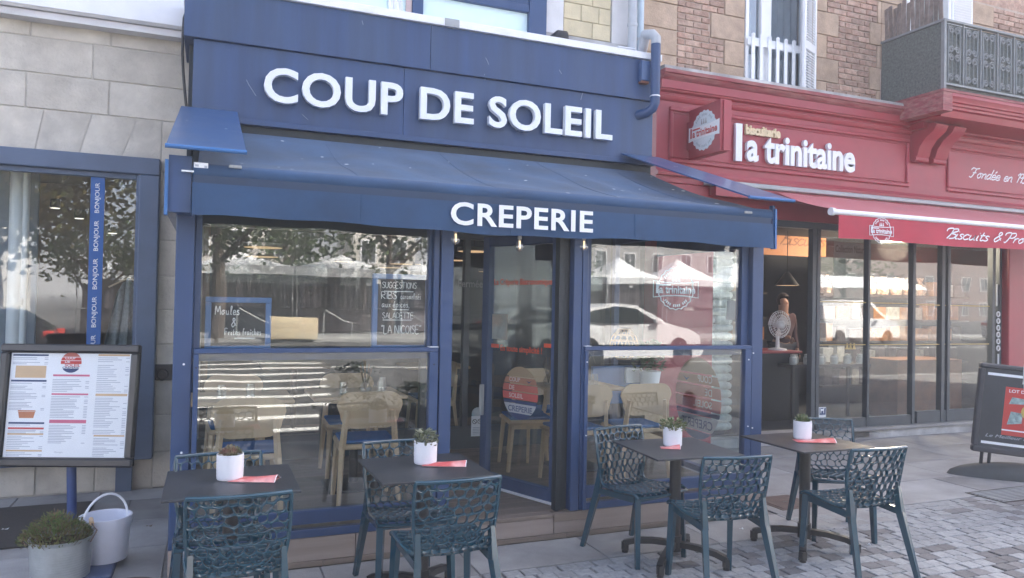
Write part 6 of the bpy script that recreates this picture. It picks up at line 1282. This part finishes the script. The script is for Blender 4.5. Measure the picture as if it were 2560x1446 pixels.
# ================================================================ PEOPLE
def person(label, loc, rz, joints, shirt, trousers, hair=M_HAIR, sc=1.):
    """skinned body in one piece with clothes as children; joints = pose overrides"""
    J = dict(pel=(0, 0, .95), che=(0, .01, 1.30), nec=(0, .01, 1.46), hed=(0, .03, 1.56), top=(0, .03, 1.70), shl=(-.18, 0, 1.40), ell=(-.24, -.03, 1.13), wrl=(-.24, .05, .90), hal=(-.24, .08, .82), shr=(.18, 0, 1.40), elr=(.24, -.03, 1.13), wrr=(.24, .05, .90), har=(.24, .08, .82), hil=(-.09, 0, .92), knl=(-.1, .03, .5), anl=(-.1, 0, .09), tol=(-.11, .15, .04), hir=(.09, 0, .92), knr=(.1, .03, .5), anr=(.1, 0, .09), tor=(.11, .15, .04))
    J.update(joints); RDS = dict(pel=.13, che=.145, nec=.055, hed=.085, top=.07, shl=.065, ell=.042, wrl=.03, hal=.032, shr=.065, elr=.042, wrr=.03, har=.032, hil=.095, knl=.06, anl=.042, tol=.035, hir=.095, knr=.06, anr=.042, tor=.035)
    E = [('pel', 'che'), ('che', 'nec'), ('nec', 'hed'), ('hed', 'top'), ('che', 'shl'), ('shl', 'ell'), ('ell', 'wrl'), ('wrl', 'hal'), ('che', 'shr'), ('shr', 'elr'), ('elr', 'wrr'), ('wrr', 'har'), ('pel', 'hil'), ('hil', 'knl'), ('knl', 'anl'), ('anl', 'tol'), ('pel', 'hir'), ('hir', 'knr'), ('knr', 'anr'), ('anr', 'tor')]
    def skin(keys, grow, name, m, parent, cut=None):
        ks = [k for k in J if k in keys]; ix = {k: i for i, k in enumerate(ks)}; me = bpy.data.meshes.new(name)
        me.from_pydata([J[k] for k in ks], [(ix[a], ix[b_]) for a, b_ in E if a in ix and b_ in ix], [])
        o = bpy.data.objects.new('tmp', me); COL.objects.link(o); md = o.modifiers.new('k', 'SKIN')
        for k in ks:
            r = RDS[k]*grow; dy = .78 if k in ('pel', 'che') else 1; me.skin_vertices[0].data[ix[k]].radius = (r, r*dy)
        me.skin_vertices[0].data[ix[ks[0]]].use_root = True; s_ = o.modifiers.new('s', 'SUBSURF'); s_.levels = 2; s_.render_levels = 2
        out = bpy.data.meshes.new_from_object(o.evaluated_get(bpy.context.evaluated_depsgraph_get())); bpy.data.objects.remove(o); out.materials.append(m); out.name = name
        for p_ in out.polygons: p_.use_smooth = True
        return link(name, out, parent)
    body = skin(J.keys(), 1, 'person', M_SKIN, None); tag(body, label, 'person')
    skin(('pel', 'che', 'nec', 'shl', 'ell', 'wrl', 'shr', 'elr', 'wrr'), 1.13, 'shirt', shirt, body).scale = (1.01, 1.06, 1.0)
    skin(('pel', 'hil', 'knl', 'anl', 'hir', 'knr', 'anr'), 1.16, 'trousers', trousers, body)
    h = Vector(J['hed']).lerp(Vector(J['top']), .55); q = MB(); u = bmesh.ops.create_uvsphere(q.b, u_segments=16, v_segments=12, radius=1)['verts']
    for v in u: v.co = h+Vector((.095*v.co.x, -.012+.105*v.co.y, .02+.115*v.co.z)); 
    bmesh.ops.delete(q.b, geom=[v for v in q.b.verts if v.co.y > h.y+.045 and v.co.z < h.z+.06], context='VERTS'); q.build('hair', hair, body)
    q = MB(); q.bar(h+Vector((0, .082, .0)), h+Vector((0, .098, -.035)), .018, .012, .03, .02); q.build('nose', M_SKIN, body); q = MB()
    for s in (-1, 1): q.lathe([(0, -.008), (.008, 0), (0, .008)], h+Vector((s*.033, .088, .0)), 8)
    q.build('eyes', M_BLACK, body)
    for side, s in (('l', -1), ('r', 1)):
        a = Vector(J['ha'+side]); q = MB()
        for k in range(4): q.tube([a+Vector((s*0, .0+.016*(k-1.5), -.02)), a+Vector((-s*.008, .016*(k-1.5), -.065+.006*abs(k-1.2))), a+Vector((-s*.02, .016*(k-1.5), -.095+.008*abs(k-1.2)))], [.009, .008, .006], 6)
        q.tube([a+Vector((0, .03, .0)), a+Vector((-s*.012, .05, -.035)), a+Vector((-s*.02, .045, -.06))], [.011, .009, .007], 6); q.build('fingers', M_SKIN, body)
    body.location = loc; body.rotation_euler = (0, 0, rz); body.scale = (sc,)*3; return body
q = AY(1962, 742, 8.9); person('person in a dark maroon top standing behind the desk fan in the biscuit shop', (q.x, 8.95, .12), RAD(175), dict(elr=(.25, .08, 1.15), wrr=(.15, .28, 1.1), har=(.1, .34, 1.1)), mat('maroon_top', (.06, .03, .035), .9, .1), M_TROUS)
person('person in a white shirt at the photo edge beside the pavement sign', (6.84, 4.12, 0), RAD(-60), dict(), M_SHIRT, mat('green_trousers', (.04, .09, .06), .9, .1))
pu = person('person in dark clothes pushing a stroller along the pavement', (9.6, 4.3, 0), RAD(80), dict(ell=(-.24, .1, 1.15), wrl=(-.16, .34, 1.05), hal=(-.16, .4, 1.05), elr=(.24, .1, 1.15), wrr=(.16, .34, 1.05), har=(.16, .4, 1.05), knl=(-.1, .2, .52), anl=(-.1, .18, .1), tol=(-.1, .33, .06), anr=(.1, -.22, .12), knr=(.1, -.02, .5), tor=(.1, -.1, .04)), mat('dark_jumper', (.03, .035, .045), .9, .1), M_TROUS)
sr = thing('stroller', 'black folding stroller pushed along the pavement', 'stroller', (8.75, 4.4, 0)); q = MB(); q.tube([(9.25, 4.2, 1.0), (9.2, 4.25, .98), (8.75, 4.25, .35), (8.4, 4.25, .12)], .014, 8).tube([(9.25, 4.6, 1.0), (9.2, 4.58, .98), (8.75, 4.58, .35), (8.4, 4.58, .12)], .014, 8).tube([(9.25, 4.2, 1.0), (9.25, 4.6, 1.0)], .014, 8).tube([(9.05, 4.25, .12), (8.85, 4.25, .6)], .012, 8).tube([(9.05, 4.58, .12), (8.85, 4.58, .6)], .012, 8); q.build('frame', M_TBASE, sr)
MB().box(8.5, 8.95, 4.27, 4.56, .4, .5, .03).box(8.9, 9.0, 4.27, 4.56, .5, .95, .03).build('seat', M_BLACK, sr); MB().grid(lambda u, v: (8.95-.35*math.sin(v*1.6), 4.26+.32*u, .95+.18*math.sin(v*1.6+.6)), 6, 8).build('hood', M_BLACK, sr)
for x, y in ((8.4, 4.25), (8.4, 4.58), (9.05, 4.25), (9.05, 4.58)): MB().tube([(x+.1*math.cos(a), y, .115+.1*math.sin(a)) for a in [k*math.pi/9 for k in range(18)]], .016, 8, closed=True).build('wheel', M_BLACK, sr)
# ================================================================ THE STREET OPPOSITE (seen in the window panes)
def tree(label, x, y, h, r, seed, n=4600, m=M_TREE, trunk=.16, zc=None):
    rr_ = random.Random(seed); z0 = zroad(y)+.0; t = thing('street_tree', label, 'tree', (x, y, z0), 'trees along the square'); q = MB(); zb_ = zc or h*.30
    q.tube([(x, y, z0-.1), (x+.05, y, z0+zb_*.6), (x-.05, y+.05, z0+zb_*1.2), (x+.1, y, z0+h*.85)], [trunk, trunk*.8, trunk*.6, trunk*.15], 10)
    ends = []
    for k in range(9):
        a = rr_.uniform(0, 6.28); l = r*rr_.uniform(.5, .85); zz = z0+zb_+h*.05*k*.7; e = Vector((x+math.cos(a)*l, y+math.sin(a)*l, zz+l*rr_.uniform(.3, .8))); q.tube([(x, y, zz-.3), ((x+e.x)/2, (y+e.y)/2, zz+.25*l), e], [trunk*.4, trunk*.25, trunk*.1], 6); ends.append(e)
    q.build('trunk', M_BARK, t); f = MB()
    cl = ends+[Vector((x+rr_.uniform(-.6, .6)*r, y+rr_.uniform(-.6, .6)*r, z0+h*rr_.uniform(.36, .95))) for _ in range(10)]
    for k in range(n):
        c = rr_.choice(cl); d = Vector((rr_.gauss(0, 1), rr_.gauss(0, 1), rr_.gauss(0, .8))); p_ = c+d*r*.22; a = Vector((rr_.gauss(0, 1), rr_.gauss(0, 1), rr_.gauss(-.3, .7))).normalized(); s_ = a.orthogonal().normalized()*rr_.uniform(.05, .1); l = a*rr_.uniform(.14, .26)
        v = [f.b.verts.new(q_) for q_ in (p_-l/2, p_+s_, p_+l/2, p_-s_)]; f.b.faces.new(v)
    f.build('crown', m, t, 0)
tree('broad dark tree reflected at the left of the left pane', .2, -12.6, 8.5, 3.2, 1, trunk=.22); tree('broad tree reflected at the right of the left pane', 5.4, -14, 8., 2.6, 2); tree('bushy light green tree reflected in the middle of the left pane', 2.6, -19, 5.0, 2.0, 3, 1700, mat('light_leaf', (.09, .13, .045), .6, .3, 3))
tree('tree with bronze leaves reflected in the stone building window', -5.2, -9, 8., 3., 4, 5200, mat('bronze_leaf', (.14, .105, .035), .6, .3, 3, col2=(.10, .11, .04))); tree('dark round tree reflected in the stone building window', -3.4, -13, 5.0, 1.7, 5, 1600); tree('leafy tree reflected in the biscuit shop panes', 33, -17, 8, 2.8, 6, 2200); tree('slim tree reflected in the right veranda pane', 15.5, -22, 6.5, 1.6, 7, 1300)
def house(label, x0, x1, y, h, roofh, m, mr, nw, ns, seed):
    t = thing('town_house', label, 'house', ((x0+x1)/2, y, 0), 'houses across the square'); b_ = MB().box(x0, x1, y-8, y, -.2, h).build('wall', m, t)
    MB().prism([(y+.3, h), (y-4, h+roofh), (y-8.3, h)], x1-x0+.4, Matrix.Translation((x0-.2, 0, 0)) @ YZ).build('roof', mr, t)
    for j in range(ns):
        for i in range(nw):
            cx_ = x0+(i+.5)*(x1-x0)/nw; z = 1.+j*2.8
            if z+1.6 > h: continue
            o = bx('window', M_WHITE, t, cx_-.55, cx_+.55, y-.05, y+.06, z, z+1.55); bx('window_pane', M_CARG, o, cx_-.46, cx_-.03, y+.04, y+.07, z+.08, z+1.46); bx('window_pane', M_CARG, o, cx_+.03, cx_+.46, y+.04, y+.07, z+.08, z+1.46)
    for i in range(nw):
        if roofh > 2: cx_ = x0+(i+.5)*(x1-x0)/nw; bx('dormer', m, t, cx_-.5, cx_+.5, y-1.5, y-.1, h+.1, h+1.4); bx('dormer_window', M_CARG, t, cx_-.32, cx_+.32, y-.1, y-.06, h+.3, h+1.2)
    bx('chimney', M_ROOFT, t, x0+.6, x0+1.3, y-4.6, y-3.9, h+roofh-1, h+roofh+.9)
house('pale rendered house with slate roof far across the square', -4, 5, -40, 6.0, 2.4, M_HOUSE, M_ROOF, 4, 2, 1); house('narrow white gabled house across the square', 9.5, 14, -44, 7.0, 3.0, M_HOUSE, M_ROOF, 2, 2, 2); house('long grey house with dormers across the square', 22, 46, -42, 6.8, 3.2, mat('grey_stone_house', (.32, .31, .30), .85, .15, 2), M_ROOF, 9, 2, 3); house('pink brick house with dormers across the square', 52, 84, -44, 8, 3.4, mat('pink_brick_house', (.22, .14, .115), .85, .15, 2), M_ROOF, 11, 3, 4); house('cream house with tiled roof reflected in the stone building window', -22, -10, -30, 5.6, 2.6, M_HOUSE, M_ROOFT, 4, 2, 5)
house('brown roofed house left across the square', -45, -26, -38, 7, 3, M_HOUSE, M_ROOFT, 6, 2, 6)
# market stalls
def tent(label, x, y, w_=3., hgt=2.35, pk=1.05):
    z0 = zroad(-12.4)+.1; t = thing('market_tent', label, 'tent', (x, y, z0), 'white market tents'); z1 = z0+hgt; h_ = w_/2
    MB().grid(lambda u, v: (x+(u-.5)*w_, y+(v-.5)*w_, z1+pk*(1-max(abs(u-.5), abs(v-.5))*2)**1.35), 12, 12).build('roof', M_TENT, t, 20); q = MB()
    for s in (-1, 1): q.box(x-h_, x+h_, y+s*h_-.01, y+s*h_+.01, z1-.3, z1); q.box(x+s*h_-.01, x+s*h_+.01, y-h_+.012, y+h_-.012, z1-.3, z1)
    q.build('valance', M_TENT, t)
    for sx_ in (-1, 1):
        for sy_ in (-1, 1): bx('leg', M_GREY, t, x+sx_*(h_-.03)-.02, x+sx_*(h_-.03)+.02, y+sy_*(h_-.03)-.02, y+sy_*(h_-.03)+.02, z0, z1-.001)
    bx('shade_backing', mat('stall_shade_dark', (.03, .03, .035), .9), t, x-h_+.02, x+h_-.02, y-h_+.03, y-h_+.05, z0+.05, z1-.02)  # dark panel added behind the garments, its colour paints the stall's inner shade
    for i in range(9):
        xx = x-h_+.3+i*(w_-.6)/8; g = MB().grid(lambda u, v: (xx+(u-.5)*(.22+.1*v), y+h_-.25+.04*math.sin(u*9), z1-.5-.85*v), 5, 4).build('garment', M_CLOTH, t, 180)
    bx('counter', M_CLOTH, t, x-h_+.1, x+h_-.1, y+h_-1.1, y+h_-.4, z0, z0+.8)
for i, (x, y) in enumerate(((-2.6, -17.2), (.9, -17.4), (4.4, -17.6), (8., -17.8))): tent(('first', 'second', 'third', 'fourth')[i]+' white clothes stall reflected in the left pane counted from the left', x, y, 3.4, 2.2, .55)
for i, (x, y) in enumerate(((18.6, -22), (22.2, -22.3), (26.2, -22.6))): tent(('left', 'middle', 'right')[i]+' peaked white market tent reflected above the white car', x, y, 3.2)
kz = zroad(-12.4)+.1; ks = thing('market_kiosk', 'kiosk with ribbed white metal roof reflected in the biscuit shop door', 'kiosk', (29, -13.5, kz)); bx('body', M_HOUSE, ks, 26.5, 33, -15.5, -13, kz, kz+1.9)
q = MB()
for i in range(26): q.bar((26+.3*i, -12.2, kz+2.35), (26+.3*i+.02*i, -14.2, kz+3.0), .26, .03)
q.build('ribbed_roof', M_TENT, ks)
# vehicles
def car(name, label, x, y, rz, paint, van=False, L_=4.3):
    z0 = zroad(y); t = thing(name, label, 'van' if van else 'car', (0, 0, 0)); W_ = .88
    if van: top = [(-2.2, .45), (-2.25, .9), (-2.2, 1.85), (.55, 1.9), (.75, 1.85), (1.45, 1.12), (2.1, .95), (2.25, .6), (2.2, .32), (-2.15, .32)]; win = [(.1, 1.15), (.1, 1.68), (.62, 1.7), (1.18, 1.15)]
    else: top = [(-2.1, .4), (-2.15, .8), (-2.02, 1.02), (-1.5, 1.33), (-.6, 1.45), (.15, 1.42), (1.0, 1.02), (1.75, .85), (2.1, .66), (2.15, .42), (2.05, .24), (-2.0, .24)]; win = [(-1.62, 1.05), (-1.2, 1.28), (-.55, 1.37), (.1, 1.34), (.72, .98), (-.9, .98)]
    q = MB(); n = 6
    secs = []
    for k in range(n+1):
        f_ = -1+2*k/n; ins = 1-.06*abs(f_)**4
        secs.append([q.b.verts.new((px_*ins, W_*f_*(1-.16*max(0, (pz-.9)/.55)), pz*(1 if pz < .9 else .96+.04*ins))) for px_, pz in top])
    for A, B in zip(secs, secs[1:]):
        for i in range(len(top)): q.b.faces.new((A[i], A[(i+1) % len(top)], B[(i+1) % len(top)], B[i]))
    q.b.faces.new(secs[0][::-1]); q.b.faces.new(secs[-1]); q.build('body', paint, t, 40)
    for s in (-1, 1):
        yy = lambda pz: s*(W_*(1-.16*max(0, (pz-.9)/.55))+.006); v = MB(); v.face([(a, yy(b_), b_) for a, b_ in win]); v.build('side_window', M_CARG, t, 0)
        for wx in (-1.32, 1.33):
            wl = MB().tube([(wx, s*.70, .31), (wx, s*.89, .31)], .315, 22).build('wheel', M_BLACK, t); hub_ = MB()
            for k in range(5): a = k*2*math.pi/5; hub_.bar((wx, s*.897, .31), (wx+.2*math.cos(a), s*.897, .31+.2*math.sin(a)), .06, .01)
            hub_.build('rim', M_GREY, wl)
        MB().box(-.35 if not van else 0, -.15 if not van else .2, s*.885-.01, s*.885+.02, .84, .87).build('door_handle', M_GREY, t); MB().box(1.78, 2.08, s*.62-.16, s*.62+.16, .66, .76, .03).build('headlight', M_CLEAR, t); MB().box(-2.16, -2.0, s*.62-.15, s*.62+.15, .82, .95, .02).build('tail_light', M_PINKBR, t)
        MB().box(.55, .75, s*.92-.06, s*.92+.06, .98, 1.08, .02).build('wing_mirror', paint, t)
    t.location = (x, y, z0); t.rotation_euler = (0, 0, rz); return t
car('parked_car', 'white three door hatchback reflected in the right veranda pane', 10.1, -7.5, 0, M_CARW); car('parked_van', 'white van reflected in the biscuit shop door', 25.3, -9.5, 0, M_CARW, True); car('parked_car', 'dark car reflected in the stone building window', -5.0, -3.4, RAD(180), M_CARD); car('parked_car', 'white car reflected at the right of the biscuit shop panes', 37, -9.6, 0, M_CARW)
# kerbside planters, rail hoops
for i, (x, lab) in enumerate(((1.55, 'kerb planter with upright dark shrub reflected in the lower left pane'), (2.3, 'kerb planter with low shrubs reflected near the doorway'))):
    t = thing('kerb_planter', lab, 'planter', (x, .95, 0)); bx('trough', M_TBASE, t, x-.35, x+.35, .8, 1.1, 0, .4, .01); f = MB(); rr_ = random.Random(20+i)
    for k in range(420): a = rr_.uniform(0, 6.28); h = rr_.random(); leaf(f, Vector((x+rr_.gauss(0, .16)*(1.2-h*.7), .95+rr_.gauss(0, .08), .38+h*(.55 if i == 0 else .3))), Vector((math.cos(a), math.sin(a), rr_.uniform(0, 1))), .05, .03)
    f.build('foliage', M_TREE, t, 0)
hp = MB().tube([(-.45, 0, 0), (-.45, 0, .75), (-.4, 0, .85), (.2, 0, .5), (.45, 0, .42), (.45, 0, 0)], .022, 8).mesh('rail_hoop', M_GREY)
for x in (-1., 1.2, 3.6, 6): o = link('rail_hoop', hp, None, (x, -12.9, zroad(-12.4)+.11)); tag(o, ('leftmost', 'second', 'third', 'rightmost')[(-1., 1.2, 3.6, 6).index(x)]+' bent metal hoop on the far kerb reflected in the left pane', 'hoop', 'metal hoops on the far kerb')
o = MB().box(1.6, 2.9, -12.6, -12.2, zroad(-12.4)+.1, zroad(-12.4)+.75, .02).build('cream_crate', mat('cream_board', (.6, .5, .34), .8, .1)); tag(o, 'cream box standing on the far kerb reflected in the left pane', 'box')
# ================================================================ HAZE (thin air added to imitate the lens veil)
hm = bpy.data.materials.new('veil_haze'); hm.use_nodes = True; t_ = hm.node_tree; t_.nodes.clear(); o_ = t_.nodes.new('ShaderNodeOutputMaterial'); v_ = t_.nodes.new('ShaderNodeVolumePrincipled')
v_.inputs['Color'].default_value = (.95, .97, 1, 1); v_.inputs['Density'].default_value = .0062; v_.inputs['Anisotropy'].default_value = 0.0; t_.links.new(v_.outputs[0], o_.inputs['Volume'])
kind(MB().box(-950, 950, -950, 950, -1.4, 13.5).build('veil_haze', hm, None, 0), 'stuff')
